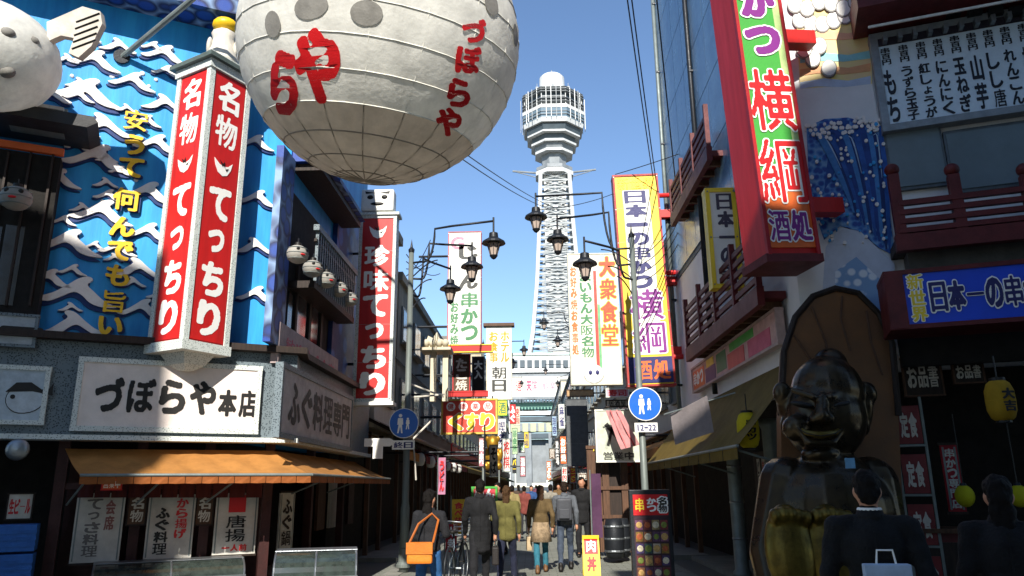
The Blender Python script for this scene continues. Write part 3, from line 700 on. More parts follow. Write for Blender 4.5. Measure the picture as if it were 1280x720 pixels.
# display cases
def case(label, x0, y0, x1, y1, pl, dep, hgt=None):
    f = frame(pl, x0, y0, x1, y1); top = pl.hit((x0+x1)/2, y0).z
    t = thing('display_case', label, 'display case', (f.loc.x, f.loc.y, .14), f.rz); h = top-.14; w = f.w
    MB().bb(-w/2+.01, w/2-.01, .01, dep-.01, 0, h*.55).build('base', mat('case_dark', '#2f3432', .35, metal=.4, var=.3), t, bevel=.01)
    GL = mat('case_glass', '#39423e', .05, spec=.9, var=.4, scale=9, bump=0)
    pr = [(0.02, h*.57)]+[(dep*.45*(1-math.cos(q)), h*.57+h*.4*math.sin(q)) for q in [math.pi/2*k/7 for k in range(8)]]+[(dep-.03, h*.97), (dep-.03, h*.57)]
    o = MB().slab(pr, -w/2+.03, w/2-.03).build('curved_glass', GL, t, False); o.rotation_euler = (0, 0, math.pi/2); o.scale = (1, 1, 1); o.location = (0, .0, 0)
    for sx in (-1, 0, 1): MB().tube([(sx*(w/2-.02), y_, z_) for y_, z_ in pr], .014, 6).build('glass_frame', STEEL, t)
    MB().bb(-w/2, w/2, dep*.42, dep, h*.975, h).build('top', STEEL, t, bevel=.008); MB().box((0, .0, h*.56), (w, .03, .035)).build('trim', STEEL, t)
    for k in range(5): MB().bb(-w*.45+k*w*.19, -w*.45+k*w*.19+w*.13, -.004, .009, h*.3, h*.5).build('price_card', [WHITE, SYEL, PAPER][k % 3], t)
    for i in range(6): MB().lathe([(.07, 0), (.12, .03), (.12, .035)], 12, (-w*.38+i*w*.15, dep*.4, h*.78)).build('plate', WHITE, t)
    return t
case('long low steel display counter in front of the shop banners', 112, 703, 306, 760, ZL.off(.45), .7)
case('glass display case with steel edges standing at the restaurant corner', 338, 690, 446, 790, Plane((-3.6, 9.6), (1, .25)), .75)
bx = frame(ZL.off(.3), 0, 657, 33, 712)
t = thing('drink_crate', 'stack of blue crates at the lower left edge', 'crate', (bx.loc.x, bx.loc.y, .14), bx.rz)
BL = mat('crate_blue', '#1f5fa8', .5)
for i in range(3):
    MB().bb(-.25, .25, -.18, .18, i*.36, i*.36+.33).build('crate_body', BL, t, bevel=.01)
    for z in (.08, .16, .24): MB().bb(-.255, .255, -.19, -.181, i*.36+z-.02, i*.36+z+.02).build('slat', BL, t)
t = sign('wall_poster', 'small pale poster board above the blue crates at the left edge', 'poster', frame(ZL.off(-.2), 8, 616, 42, 650), .04, OFFW, DWOOD, .02, [('生ビール', (.1, .2, .9, .8), LRED, .07, None, False)])
q = ZL.off(.5).hit(22, 562)
t = thing('round_mirror', 'round convex mirror under the sign band at far left', 'mirror', q, ZL.rz)
MB().lathe([(.14, 0), (.13, .03), (.08, .05), (.0, .06)], 18).build('glass', STEEL, t, True); LAST[0].rotation_euler = (math.pi/2, 0, 0)
MB().tube([(0, .03, 0), (0, .4, .1)], .015).build('arm', IRON, t)

# ------------------------------------------------------------------ narrow red sign by the pole
ft = frame(PY(15.95), 447, 272, 494, 503)
t = sign('vertical_sign', 'narrow red vertical sign reading 珍味てっちり with a white frame', 'sign', ft, .28, RED, LATT, .07)
cs = (ft.h-.2)/7
for i, ch in enumerate(' 珍味てっちり'):
    cz = ft.h/2-.1-(i+.5)*cs
    if ch == ' ': fish_mark(t, 0, cz, .4, -.146)
    else: letter(t, ch, 0, cz, ft.w*.72, cs*.95, -.146, LETW, .085)
MB().box((0, 0, -ft.h/2-.04), (ft.w+.1, .4, .07)).build('bottom_tray', WHITE, t)
MB().box((0, 0, ft.h/2+.03), (ft.w+.12, .4, .06)).build('top_ledge', LATT, t)
for z in (-.3, .3): MB().tube([(-ft.w/2, .05, ft.h*z), (-ft.w/2-.5, .05, ft.h*z)], .03).build('bracket', IRON, t)
fh = frame(PY(15.9), 452, 238, 495, 268)
t = thing('fish_head_ornament', 'white fish-head box ornament on top of the narrow red sign', 'ornament', fh.loc, 0)
MB().box((0, 0, 0), (fh.w*.95, .34, fh.h*.9)).build('head', WHITE, t, bevel=.06)
for s in (-1, 1):
    MB().ell((s*.16, -.17, .06), (.07, .03, .05)).build('eye', BLACK, t, True); MB().slab([(s*.05, .16), (s*.28, .2), (s*.26, .14)], -.18, -.17).build('brow', BLACK, t)
MB().ell((0, -.17, -.1), (.15, .03, .04)).build('mouth', BLACK, t, True)

# ------------------------------------------------------------------ street lamps
def lamp_head(mbname, parent, p, s=1.0):
    """finial, wide hood, tapering glass lantern and foot knob"""
    h = bpy.data.objects.new('lantern', MB().lathe([(.02, .5), (.02, .18), (.09, .15), (.1, .05), (.13, .03), (.235, -.04), (.25, -.08), (.2, -.085), (.14, -.07)][::-1], 18).mesh('hood')); col.objects.link(h)
    h.data.materials.append(IRON); h.parent = parent; h.location = p; h.scale = (s, s, s); h.name = 'hood'
    MB().lathe([(.07, -.34), (.135, -.09)], 8).build('glass', GLOBE, h)
    MB().lathe([(.0, -.43), (.05, -.4), (.085, -.35), (.085, -.335)], 12).build('foot_knob', IRON, h)
    for k in range(8):
        q = 2*math.pi*k/8; MB().tube([(.073*math.cos(q), .073*math.sin(q), -.34), (.14*math.cos(q), .14*math.sin(q), -.085)], .008, 4).build('glazing_bar', IRON, h)
    return h
def street_lamp(label, px, y, ptop, heads, group, bend=.35):
    base = Vector((xz(px, y), y, 0)); t = thing('street_lamp', label, 'street lamp', base, 0, group); H = at(px, ptop, y).z
    MB().tube([(0, 0, 0), (0, 0, 1.2), (0, 0, 1.3), (0, 0, H)], [.09, .09, .07, .055], 14).build('pole', POLE, t, True)
    MB().lathe([(.15, 0), (.15, .05), (.11, .1), (.1, .35)], 14, (0, 0, .1)).build('base', POLE, t)
    MB().lathe([(.06, H-.02), (.07, H+.05), (.03, H+.1), (.0, H+.3)], 10).build('finial', IRON, t)
    for i, (hx, hy, dy) in enumerate(heads):
        p = at(hx, hy, y+dy)-base; za = p.z+.42; s = -1 if p.x < 0 else 1
        zj = H-.25-.35*i if i < 3 else H-.2; L = abs(p.x)
        pts = [(0, 0, zj), (s*.12*L, p.y*.12, zj+.0)]
        for k in range(7):
            q = math.pi/2*k/6; pts.append((s*(.18*L+.18*L*math.sin(q)*.6), p.y*(.18+.1*k/6), zj+(za-zj)*(1-math.cos(q)) if za > zj else zj+(za-zj)*math.sin(q)))
        pts += [(s*L*.5, p.y*.55, za), (p.x, p.y, za)]
        MB().tube(pts, .024, 8).build('arm', IRON, t, True)
        c0 = Vector((s*.05, 0, zj-.3)); MB().tube([c0+Vector((s*.3*L*k/8, p.y*.3*k/8, .3*math.sin(k/8*math.pi*.5))) for k in range(9)], .014, 6).build('scroll', IRON, t, True)
        lamp_head('', t, p)
    return t, base, H
lt, lb, lh = street_lamp('left street lamp pole with three hanging lanterns and a round blue sign', 507, 15.5, 315, [(617, 300, -.6), (590, 330, .3), (563, 358, 1.2)], 'street lamps near the crossing')
rt_, rb_, rh = street_lamp('right street lamp pole with three hanging lanterns before the yellow sign', 806, 15.3, 296, [(670, 268, .2), (697, 296, .5), (731, 326, -1.0)], 'street lamps near the crossing')
def round_sign(label, px, py, y, d, plate_txt):
    p = at(px, py, y); t = thing('road_sign', label, 'road sign', p, 0)
    MB().lathe([(d/2, 0), (d/2, .02)], 32).build('disc_rim', WHITE, t); LAST[0].rotation_euler = (math.pi/2, 0, 0)
    MB().lathe([(d/2*.95, 0), (d/2*.95, .004)], 32).build('disc_face', BSIGN, t); o = LAST[0]; o.rotation_euler = (math.pi/2, 0, 0); o.location = (0, -.021, 0)
    for x, s in ((-.07, 1), (.08, .62)):                     # the two walking figures
        MB().lathe([(.036*s, 0), (.036*s, .003)], 14).build('figure_head', LETW, t); o = LAST[0]; o.rotation_euler = (math.pi/2, 0, 0); o.location = (x, -.026, .15*s-.02*(1-s))
        MB().slab([(x-.05*s, .1*s), (x+.05*s, .1*s), (x+.06*s, -.03*s), (x+.035*s, -.03*s), (x+.05*s, -.2*s), (x+.02*s, -.2*s), (x, -.07*s), (x-.03*s, -.2*s), (x-.06*s, -.2*s), (x-.035*s, -.03*s), (x-.06*s, -.03*s)], -.03, -.026).build('figure_body', LETW, t)
    MB().box((0, 0, -d/2-.13), (.45, .02, .18)).build('plate', WHITE, t)
    write(t, plate_txt, (-.2, -d/2-.2, .2, -d/2-.07), -.012-.003, NAVY, .06, None, False)
    MB().box((0, .05, 0), (.05, .08, .3)).build('clamp', GSTEEL, t)
round_sign('round blue pedestrians sign on the left lamp pole', 505, 529, 15.34, .6, '終日')
round_sign('round blue pedestrians sign on the right lamp pole', 806, 505, 15.14, .66, '12-22')
t = thing('direction_plate', 'small white arrow plate fixed on the left lamp pole', 'sign', at(474, 553, 15.4)); w = .62
MB().slab([(-.3, -.08), (.22, -.08), (.34, 0), (.22, .08), (-.3, .08)], -.015, .015).build('plate', WHITE, t)
MB().box((.3, .03, 0), (.5, .03, .03)).build('bracket', GSTEEL, t)
MB().box((-.02, -.0, -.2), (.2, .02, .24)).build('small_plate', WHITE, t)

# ------------------------------------------------------------------ further buildings along the street
WINF = mat('window_frame', '#8d8f8c', .5, metal=.3)
def row_building(label, side, y0, y1, h, m, depth=7, floors=3, gap=0, shop=True):
    x = side*(3.85+gap); t = thing('street_building', label, 'building', (x, y0, 0)); L = y1-y0-.06
    xs = sorted((0, side*depth)); MB().bb(xs[0], xs[1], 0, L, 2.9, h).build('wall', m, t)
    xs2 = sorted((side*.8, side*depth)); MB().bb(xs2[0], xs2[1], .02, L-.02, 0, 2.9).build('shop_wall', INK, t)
    xr = sorted((-side*.12, side*depth)); MB().bb(xr[0], xr[1], -.05, L+.02, h, h+.25).build('parapet', CONC, t)
    nw = max(1, int(L/2.2)); fh = (h-3.2)/floors
    for i in range(nw):
        for k in range(floors):
            yy = (i+.5)*L/nw; zz = 3.3+k*fh
            o = MB().box((0, 0, 0), (.06, 1.3, fh*.5)).build('window', WINF, t); o.location = (-side*.03, yy, zz+fh*.4)
            MB().box((-side*.02, -.3, 0), (.05, .55, fh*.42)).build('pane', GLASS, o); MB().box((-side*.02, .3, 0), (.05, .55, fh*.42)).build('pane', GLASS, o)
            MB().box((-side*.08, 0, -fh*.27), (.2, 1.45, .06)).build('sill', CONC, o)
    # face that looks towards the crossing
    for k in range(floors):
        for xx in (1.4, 3.6):
            zz = 3.3+k*fh; o = MB().box((0, 0, 0), (1.1, .06, fh*.5)).build('window', WINF, t); o.location = (side*xx, -.03, zz+fh*.45)
            MB().box((0, -.02, 0), (.95, .05, fh*.42)).build('pane', GLASS, o)
    if shop:
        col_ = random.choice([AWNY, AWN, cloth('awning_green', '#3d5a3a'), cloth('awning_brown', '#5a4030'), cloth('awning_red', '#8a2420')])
        MB().add([(0, .1, 2.85), (-side*.9, .1, 2.45), (-side*.9, L-.1, 2.45), (0, L-.1, 2.85), (-side*.9, .1, 2.25), (-side*.9, L-.1, 2.25)], [(0, 1, 2, 3), (1, 4, 5, 2)]).build('awning', col_, t)
        MB().bb(*sorted((-side*.02, -side*.14)), .3, L-.3, 3.0, 3.65).build('fascia_board', random.choice([OFFW, RED, SYEL, BWOOD]), t)
        for i in range(int(L/1.5)):
            MB().box((-side*.0, .5+i*1.5, 1.45), (.1, .1, 2.9)).build('shop_post', BWOOD, t)
    return t
row_building('beige building with grey shutters behind the narrow red sign', -1, 17.7, 21.5, 8.6, BEIGE, floors=2)
row_building('dark grey building behind the white kushikatsu sign', -1, 21.6, 36, 7.6, GREYR, floors=2)
row_building('cream building half way down the left side of the street', -1, 36.1, 60, 8.5, CREAM, floors=3)
row_building('tall beige building far down the left side of the street', -1, 60.1, 95, 12, BEIGE, floors=4)
row_building('pale building nearest the tower on the left', -1, 95.1, 138, 15, OFFW, floors=5)
row_building('grey building behind the yellow sign on the right', 1, 17.7, 27, 7.8, GREYR, floors=2)
row_building('brown-fronted building behind the colourful sign on the right', 1, 27.1, 58, 8.2, BEIGE, floors=2)
row_building('dark grey building further down the right side of the street', 1, 58.1, 92, 11.5, GREYR, floors=4)
row_building('pale building nearest the tower on the right', 1, 92.1, 138, 14, CREAM, floors=5)

WS = mat('sign_white', '#dfdcd2', .45, var=.06, scale=3)
LGREEN = mat('letter_green', '#3f7a4e', .5, var=.05)
DGREY = mat('letter_dark', '#3a3a36', .5)
f = frame(PY(24), 560, 291, 602, 438)
t = sign('vertical_sign', 'white vertical sign reading 串かつ with a thin red frame on the left', 'sign', f, .25, WS, mat('thin_red', '#b0494a', .5), .03,
         [('串かつ', (.38, .52, .92, .93), LGREEN, .07, None, True), ('お好み焼', (.08, .6, .34, .97), LGREEN, .06, None, True), ('じゃん', (.3, .12, .92, .5), DGREY, .075, None, True), ('G', (.06, .04, .5, .16), mat('letter_rose', '#c78a9c'), .07, None, True)])
for z in (-.3, .3): MB().tube([(-f.w/2, .05, f.h*z), (-f.w/2-1.0, .05, f.h*z)], .04).build('bracket', IRON, t)
f = frame(PY(40), 608, 409, 640, 500)
t = sign('vertical_sign', 'pale sign with a small brown roof far down the left side', 'sign', f, .3, WS, CREAM, .06, [('お食事', (.1, .06, .48, .5), GOLD, .06, None, True), ('ホテル', (.55, .06, .92, .5), GOLD, .06, None, True), ('朝日', (.2, .55, .8, .9), DGREY, .06, None, True)])
MB().box((0, 0, f.h/2+.1), (f.w+.3, .6, .16)).build('cap_roof', BWOOD, t); MB().tube([(-f.w/2, .05, 0), (-f.w/2-1.2, .05, 0)], .05).build('bracket', IRON, t)
f = frame(PY(21.4), 552, 499, 622, 543)
t = sign('pharmacy_sign', 'red pharmacy sign with yellow くすり over the left pavement', 'sign', f, .2, mat('pharmacy_red', '#d2402f', .45, var=.12), mat('pharm_edge', '#d8b04a', .5), .05, [('くすり', (.12, .38, .96, .92), SYEL, .09, (LETW, .14), False)])
for i in range(4):
    MB().lathe([(f.h*.13, 0), (f.h*.13, .006)], 16).build('white_disc', LETW, t); o = LAST[0]; o.rotation_euler = (math.pi/2, 0, 0); o.location = (-f.w*.33+i*f.w*.22, -.103, f.h*.28)
    letter(t, '健康薬局'[i], -f.w*.33+i*f.w*.22, f.h*.28, f.h*.18, f.h*.18, -.113, LRED, .06)
MB().tube([(-f.w/2, 0, 0), (-f.w/2-.6, 0, 0)], .04).build('bracket', IRON, t)
# carved beige roof ornament on posts
p = at(547, 440, 19.5)
t = thing('carved_roof', 'small beige carved gable roof on two posts on the left', 'gable', (p.x, p.y, 0)); hz = p.z
for s in (-.1, .22): MB().bb(s-.07, s+.07, -.1, .1, hz-1.3, hz).build('post', CREAM, t)
MB().bb(-.42, .38, -.35, .45, hz, hz+.07).build('slab', CREAM, t)
MB().slab([(x*.55, z*.8) for x, z in [(-.75, .1), (-.55, .22), (-.42, .5), (-.2, .42), (0, .62), (.12, .4), (.4, .34), (.5, .14), (.7, .1)]], -.2, .2).build('carving', CREAM, t); LAST[0].location = (0, 0, hz)
for i in range(4): MB().ell((-.28+.17*i, -.22, hz+.2), (.09, .1, .1)).build('carved_knob', CREAM, t, True)
# stacked signs below the white sign
def misc(name, label, cat, px, y, m, edge, texts=(), d=.15):
    f = frame(PY(y), *px); t = sign(name, label, cat, f, d, m, edge, .03, texts); s = -1 if f.loc.x < 0 else 1
    MB().tube([(s*f.w/2, 0, 0), (s*(3.9-abs(f.loc.x)), 0, 0)], .03).build('bracket', IRON, t); return t, f
misc('shop_sign', 'red and yellow fascia sign just below the white kushikatsu sign', 'sign', (558, 431, 616, 441), 23, RED, SYEL)
misc('shop_sign', 'brown sign with pale lettering above the pharmacy sign', 'sign', (566, 443, 588, 494), 25, BWOOD, RED, [('たこ焼', (.15, .1, .85, .9), OFFW, .07, None, True)])
misc('shop_sign', 'dark sign beside the brown one above the pharmacy sign', 'sign', (590, 446, 606, 494), 27, DWOOD, GSTEEL, [('大入', (.15, .1, .85, .6), OFFW, .07, None, True)])
misc('shop_sign', 'small yellow-green sign right of the pharmacy sign', 'sign', (622, 500, 634, 520), 34, SYEL, GREEN, [('酒', (.1, .1, .9, .9), LGREEN, .08, None, True)])
misc('shop_sign', 'narrow grey sign under the yellow-green one on the left', 'sign', (622, 523, 633, 560), 36, WS, GSTEEL, [('喫茶', (.1, .1, .9, .9), NAVY, .08, None, True)])
misc('shop_sign', 'low red fascia sign under the white kushikatsu sign', 'sign', (560, 489, 610, 496), 22.6, RED, RED)
# golden hanging figure
p = at(616, 590, 25); top = at(616, 541, 25)
t = thing('golden_figure', 'golden lucky figure hanging below the pharmacy sign', 'figure', p); hh = top.z-p.z
mb = MB().ell((0, 0, hh*.3), (.26, .22, hh*.3)).ell((0, 0, hh*.72), (.2, .18, hh*.22)).ell((-.2, -.1, hh*.15), (.12, .15, .14)).ell((.2, -.1, hh*.15), (.12, .15, .14)).ell((-.25, -.05, hh*.45), (.09, .1, .2)).ell((.25, -.05, hh*.45), (.09, .1, .2)).ell((-.18, 0, hh*.85), (.07, .05, .1)).ell((.18, 0, hh*.85), (.07, .05, .1))
obj('body', remesh(mb, .03), GOLD, t); MB().tube([(0, 0, hh*.9), (0, 0, hh+1.2)], .02).build('hanger', IRON, t)
# sloping tube eave next to the left pole
t = thing('market_eave', 'brown timber eave with pale tubes running along the left shops', 'eave', (-3.85, 17.7, 0))
zE = FL.off(.8).hit(520, 556).z
MB().add([(0, 0, zE+.5), (1.0, 0, zE), (1.0, 9, zE), (0, 9, zE+.5)], [(0, 1, 2, 3)]).build('roof_sheet', BWOOD, t)
for i in range(10): MB().tube([(0, .1+i*.95, zE+.44), (1.0, .1+i*.95, zE-.06)], .04, 6).build('rafter', DWOOD, t)
MB().tube([(1.0, 0, zE), (1.0, 9, zE)], .05, 6).build('edge_beam', BWOOD, t)
for a, b in (((508, 478), (555, 496)), ((512, 497), (556, 493)), ((512, 553), (542, 523)), ((512, 480), (520, 600))):
    pa_, pb_ = at(*a, 18.2), at(*b, 18.6); MB().tube([pa_-t.location, pb_-t.location], .022, 6).build('tube', OFFW, t)
# banners and stands under the left eaves
def flag(label, px, y, m, txt='', tm=None):
    f = frame(PY(y), *px); t = thing('shop_flag', label, 'banner', (f.loc.x, y, 0)); z = f.loc.z
    MB().tube([(-f.w/2-.02, .02, 0.1), (-f.w/2-.02, .02, z+f.h/2+.08)], .015).build('pole', GSTEEL, t)
    n = 8; MB().add([(-f.w/2+f.w*j, -.03*math.sin(i*.9+j), z+f.h/2-f.h*i/n) for i in range(n+1) for j in (0, 1)], [(2*i, 2*i+1, 2*i+3, 2*i+2) for i in range(n)]).build('cloth', m, t, True)
    if txt: write(t, txt, (-f.w*.35, z-f.h*.42, f.w*.35, z+f.h*.42), -.045, tm, .07)
PKC = cloth('flag_pink', '#c98aa8'); YLC = cloth('flag_yellow', '#d8b43a'); RDC = cloth('flag_red', '#b03038')
flag('pink shop flag under the left eaves', (548, 572, 557, 618), 19, PKC, 'うどん', LRED)
flag('yellow shop flag behind the woman with the orange bag', (565, 624, 582, 668), 17.6, YLC, '食べ放題', LRED)
flag('red striped shop flag beside the yellow one', (557, 655, 571, 690), 17.2, RDC, '大衆', LETW)
f = frame(PY(19), 590, 608, 622, 626)
t = sign('menu_light_box', 'small red and green light box over the black-clad man', 'sign', f, .3, mat('box_red', '#c23b45', .5), GREEN, .05, [('めん', (.1, .1, .9, .9), LETW, .08, None, False)])
MB().tube([(0, 0, f.h/2), (0, 0, 2.9-f.loc.z+.2)], .02).build('hanger', IRON, t)
# ------------------------------------------------------------------ the tower at the end of the street
TY = 175.0; tx = at(695, 300, TY).x
def tz(py): return at(695, py, TY).z
def tw(py, px): p = at(695, py, TY); return px*((p-CAM).dot(CR @ Vector((0, 0, -1))))/FPX
TW = mat('tower_white', '#cccecd', .5, var=.14, scale=.5, streak=True); TG = mat('tower_grey', '#868c90', .5, var=.2, scale=.5); TD = mat('tower_dark', '#4e5a62', .4, var=.2, scale=.5)  # TD: dark grey of the tiers, deck cores and windows
tower = thing('observation_tower', 'tall white steel lattice observation tower at the end of the street', 'tower', (tx, TY, 0))
def ring(nm, y0, y1, r0, r1, m, n=8): return MB().lathe([(tw(y0, r0), tz(y0)), (tw(y1, r1), tz(y1))], n, (0, 0, 0), math.pi/n).build(nm, m, tower)
ring('dome', 126, 99, 16.5, 15.5, TW, 24); MB().lathe([(tw(99, 15.5), tz(99)), (tw(98, 13), tz(96.5)), (0, tz(95))], 24).build('dome_top', TW, tower)
MB().tube([(0, 0, tz(96)), (0, 0, tz(88))], .12, 6).build('antenna', TG, tower)
ring('upper_deck', 137, 126, 36, 36, TD); ring('deck_roof', 126.5, 124, 40, 26, TW)
ring('deck_core', 148, 138, 32, 32, TD); ring('deck_floor', 152, 148, 41, 41, TW)
for y in (140, 143.5, 132, 129, 156, 159.5): ring('hand_rail', y+.5, y, 41, 41, TG)
for k in range(8):
    q = 2*math.pi*k/8; r = tw(124, 27); MB().box((r*math.cos(q), r*math.sin(q), tz(122)), (.7, .7, 1.6)).build('roof_equipment', TG, tower); MB().tube([(r*math.cos(q), r*math.sin(q), tz(121)), (r*math.cos(q), r*math.sin(q), tz(114))], .07, 4).build('whip_antenna', TG, tower)
ring('deck_glass', 163, 152, 39.5, 40.5, mat('tower_glass', '#6b7f8c', .15, spec=.6)); ring('deck_skirt', 168, 163, 39, 40, TW)
ring('tier', 176, 169, 33, 36, TD); ring('tier_edge', 178, 176, 35, 35, TW)
ring('tier', 185, 178.2, 26, 29, TD); ring('tier_edge', 187.5, 185, 30, 30, TW); ring('tier', 194, 188, 23, 26, TG); ring('tier_edge', 197, 194, 25, 25, TW)
ring('neck', 213, 197, 15, 17, TG, 8); ring('neck_ring', 217, 213, 24, 24, TG); ring('neck_ring', 223, 218, 25, 25, TW)
for k in range(40):
    q = 2*math.pi*(k+.5)/40; a_ = (q % (math.pi/4))-math.pi/8; r = tw(150, 41.2)*math.cos(math.pi/8)/math.cos(a_)
    MB().tube([(r*math.cos(q), r*math.sin(q), tz(164)), (r*math.cos(q), r*math.sin(q), tz(127))], .12, 4).build('mullion', TW if k % 5 else TG, tower)
for s in (-1, 1):
    MB().tube([(s*tw(216, 20), 0, tz(216)), (s*tw(216, 52), 0, tz(213))], .25, 6).build('side_boom', TG, tower)
    MB().tube([(s*tw(216, 20), 0, tz(222)), (s*tw(216, 48), 0, tz(214))], .12, 6).build('side_stay', TG, tower)
prof = [(223, 22), (290, 26), (360, 32), (420, 40), (470, 52), (500, 60), (540, 82)]
def hw(y):
    for (a, b), (c, d) in zip(prof, prof[1:]):
        if a <= y <= c: return tw(y, b+(d-b)*(y-a)/(c-a))/1.25
    return tw(y, prof[-1][1])/1.25
ys = list(range(223, 541, 9)); lat = MB()
for sx in (-1, 1):
    for sy in (-1, 1):
        MB().tube([(sx*hw(y), sy*hw(y), tz(y)) for y in ys]+[(sx*hw(540)*1.18, sy*hw(540)*1.18, -.2)], .5, 6).build('leg', TW, tower)
for a, b in zip(ys, ys[1:]):
    A, B, za_, zb_ = hw(a), hw(b), tz(a), tz(b)
    for c0, c1 in (((-1, -1), (1, -1)), ((-1, 1), (1, 1)), ((-1, -1), (-1, 1)), ((1, -1), (1, 1))):
        P = lambda c, h, z: (c[0]*h, c[1]*h, z)
        lat.tube([P(c0, A, za_), P(c1, B, zb_)], .13, 4); lat.tube([P(c1, A, za_), P(c0, B, zb_)], .13, 4); lat.tube([P(c0, B, zb_), P(c1, B, zb_)], .22, 4)
tag(lat.build('bracing', mat('brace_grey', '#a4a9aa', .5, var=.2, scale=.5), tower), kind='stuff')
MB().bb(-tw(300, 15)/1.1, tw(300, 15)/1.1, -tw(300, 12), tw(300, 12), tz(480), tz(224)).build('lift_shaft', mat('shaft_white', '#dcdcd8', .45, var=.06, scale=.2), tower)
bd = MB()
w15 = tw(300, 15)/1.1
for y in range(230, 470, 14):
    MB().box((0, -tw(300, 12)-.1, tz(y)), (w15*2.05, .2, .35)).build('shaft_band', TG, tower)
    bd.tube([(-w15, -tw(300, 12)-.15, tz(y)), (w15, -tw(300, 12)-.15, tz(y+14))], .15, 4).tube([(w15, -tw(300, 12)-.15, tz(y)), (-w15, -tw(300, 12)-.15, tz(y+14))], .15, 4)
tag(bd.build('shaft_bracing', TG, tower), kind='stuff')
# tower base hall, board and gate
f = frame(PY(160), 630, 468, 722, 499)
bz = at(680, 499, 160).z
t = sign('tower_board', 'wide white board with red characters 通天閣 at the foot of the tower', 'sign', f, 1.0, WS, TG, .5, [('通', (.16, .25, .24, .7), LRED, .1, None, True), ('天閣', (.3, .25, .46, .7), PINK, .1, None, False), ('歓楽街', (.52, .3, .8, .66), mat('letter_pale', '#a08a98'), .07, None, False)])
for i in range(22): MB().bb(-.22, .22, -.6, -.52, -.35, .35).build('bulb_box', TD, t); LAST[0].location = (-f.w/2+.6+i*(f.w-1.2)/21, 0, -f.h/2-.4)
for s in (-1, 1): MB().bb(s*f.w*.45-.5, s*f.w*.45+.5, -.4, .4, -f.loc.z, -f.h/2).build('post', TW, t)
hall = thing('tower_hall', 'white tiered hall at the foot of the tower', 'building', (tx, 168, 0))
def hbox(nm, m, x0, y0, x1, y1, y=162, d=3):
    p, q = at(x0, y1, y), at(x1, y0, y); return MB().bb(p.x-tx, q.x-tx, y-168, y-168+d, p.z, q.z).build(nm, m, hall)
hbox('upper_storey', TW, 626, 444, 726, 466); hbox('roof_band', mat('band_pale_green', '#b9cfc4', .5), 628, 440, 724, 444.5, 161.8)
hbox('green_band', mat('band_green', '#7fb0a0', .5), 636, 501, 716, 512, 161.5); hbox('white_band', TW, 636, 513, 716, 519, 161.6); hbox('grey_band', TD, 636, 520, 716, 527, 161.7)
hbox('arch_beam', mat('band_olive', '#b7bd98', .5), 636, 528, 716, 540, 161.2); hbox('under_band', TD, 640, 541, 712, 548, 161.5)
for x in (640, 661, 690, 710): hbox('pillar', TG, x-3, 541, x+3, 608, 160.8, 1)
hbox('right_front', TG, 683, 549, 712, 600, 163); hbox('left_front', TG, 645, 549, 682, 604, 163.5)  # both fronts share the tower grey
for x in range(650, 712, 10): hbox('diagonal_strut', TG, x, 529, x+3, 539, 160.9, .3)
for x in range(632, 722, 9): hbox('window', TD, x, 450, x+6, 459, 161.7, .3)

# ------------------------------------------------------------------ smaller lamps further down the street
def far_lamp(label, px, y, heads):
    street_lamp(label, px, y, heads[0][1]-6, heads, 'street lamps down the street')
far_lamp('left street lamp well down the street, next after the near one', 604, 40, [(655, 436, 0), (641, 452, 2)])
far_lamp('right street lamp well down the street before the tower, next after the near one', 722, 35, [(680, 402, 0), (697, 424, 1.5)])
far_lamp('right street lamp farther down the street, under the tower hall', 718, 62, [(682, 462, 0), (697, 478, 2)])
far_lamp('left street lamp farthest down the street', 624, 65, [(652, 478, 0)])

# ------------------------------------------------------------------ crowded small signs down both sides
clut = [('red', RED, LETW, 'ふぐ', 637, 505, 645, 530, 60), ('white', WS, LRED, '将棋', 628, 548, 638, 590, 30), ('pale green', mat('pale_green', '#a9bf9a', .5), LGREEN, '碁会所', 640, 535, 647, 568, 70), ('cream', CREAM, DWOOD, 'そば', 612, 556, 622, 596, 23), ('rose', mat('rose_board', '#c07a84', .5), LETW, '焼肉', 598, 546, 606, 584, 20.5), ('black', IRON, SYEL, 'バー', 640, 572, 646, 592, 55),
        ('orange', ORANGE, LETW, 'お好焼', 700, 545, 708, 580, 50), ('white', WS, NAVY, '麻雀', 698, 505, 706, 536, 60), ('yellow', SYEL, LRED, '定食', 735, 560, 744, 592, 26), ('brown', BWOOD, OFFW, '珈琲', 722, 586, 734, 600, 30), ('pale blue', mat('pale_blue_board', '#9ab4c8', .5), NAVY, '理容', 690, 520, 696, 545, 80), ('red', RED, SYEL, 'ラーメン', 712, 584, 720, 604, 34),
        ('white', WS, LGREEN, '薬', 648, 552, 656, 566, 48), ('cream', CREAM, LRED, '映画', 642, 508, 650, 532, 90), ('rose', mat('rose_board', '#c07a84', .5), LETW, '温泉', 650, 570, 657, 596, 42), ('brown', BWOOD, OFFW, '質', 686, 560, 694, 574, 46), ('dark', IRON, LETW, '遊技場', 694, 548, 699, 584, 56), ('white', WS, LRED, '射的', 702, 583, 709, 603, 38), ('yellow', SYEL, NAVY, '酒場', 655, 540, 661, 560, 75), ('orange', ORANGE, LETW, '天ぷら', 683, 576, 689, 600, 52)]
ENG = ['blowfish', 'shogi club', 'go club', 'soba', 'grilled meat', 'bar', 'pancake', 'mahjong', 'set meal', 'coffee', 'barber', 'ramen', 'pharmacy', 'cinema', 'hot spring', 'pawnshop', 'game hall', 'shooting range', 'tavern', 'tempura']
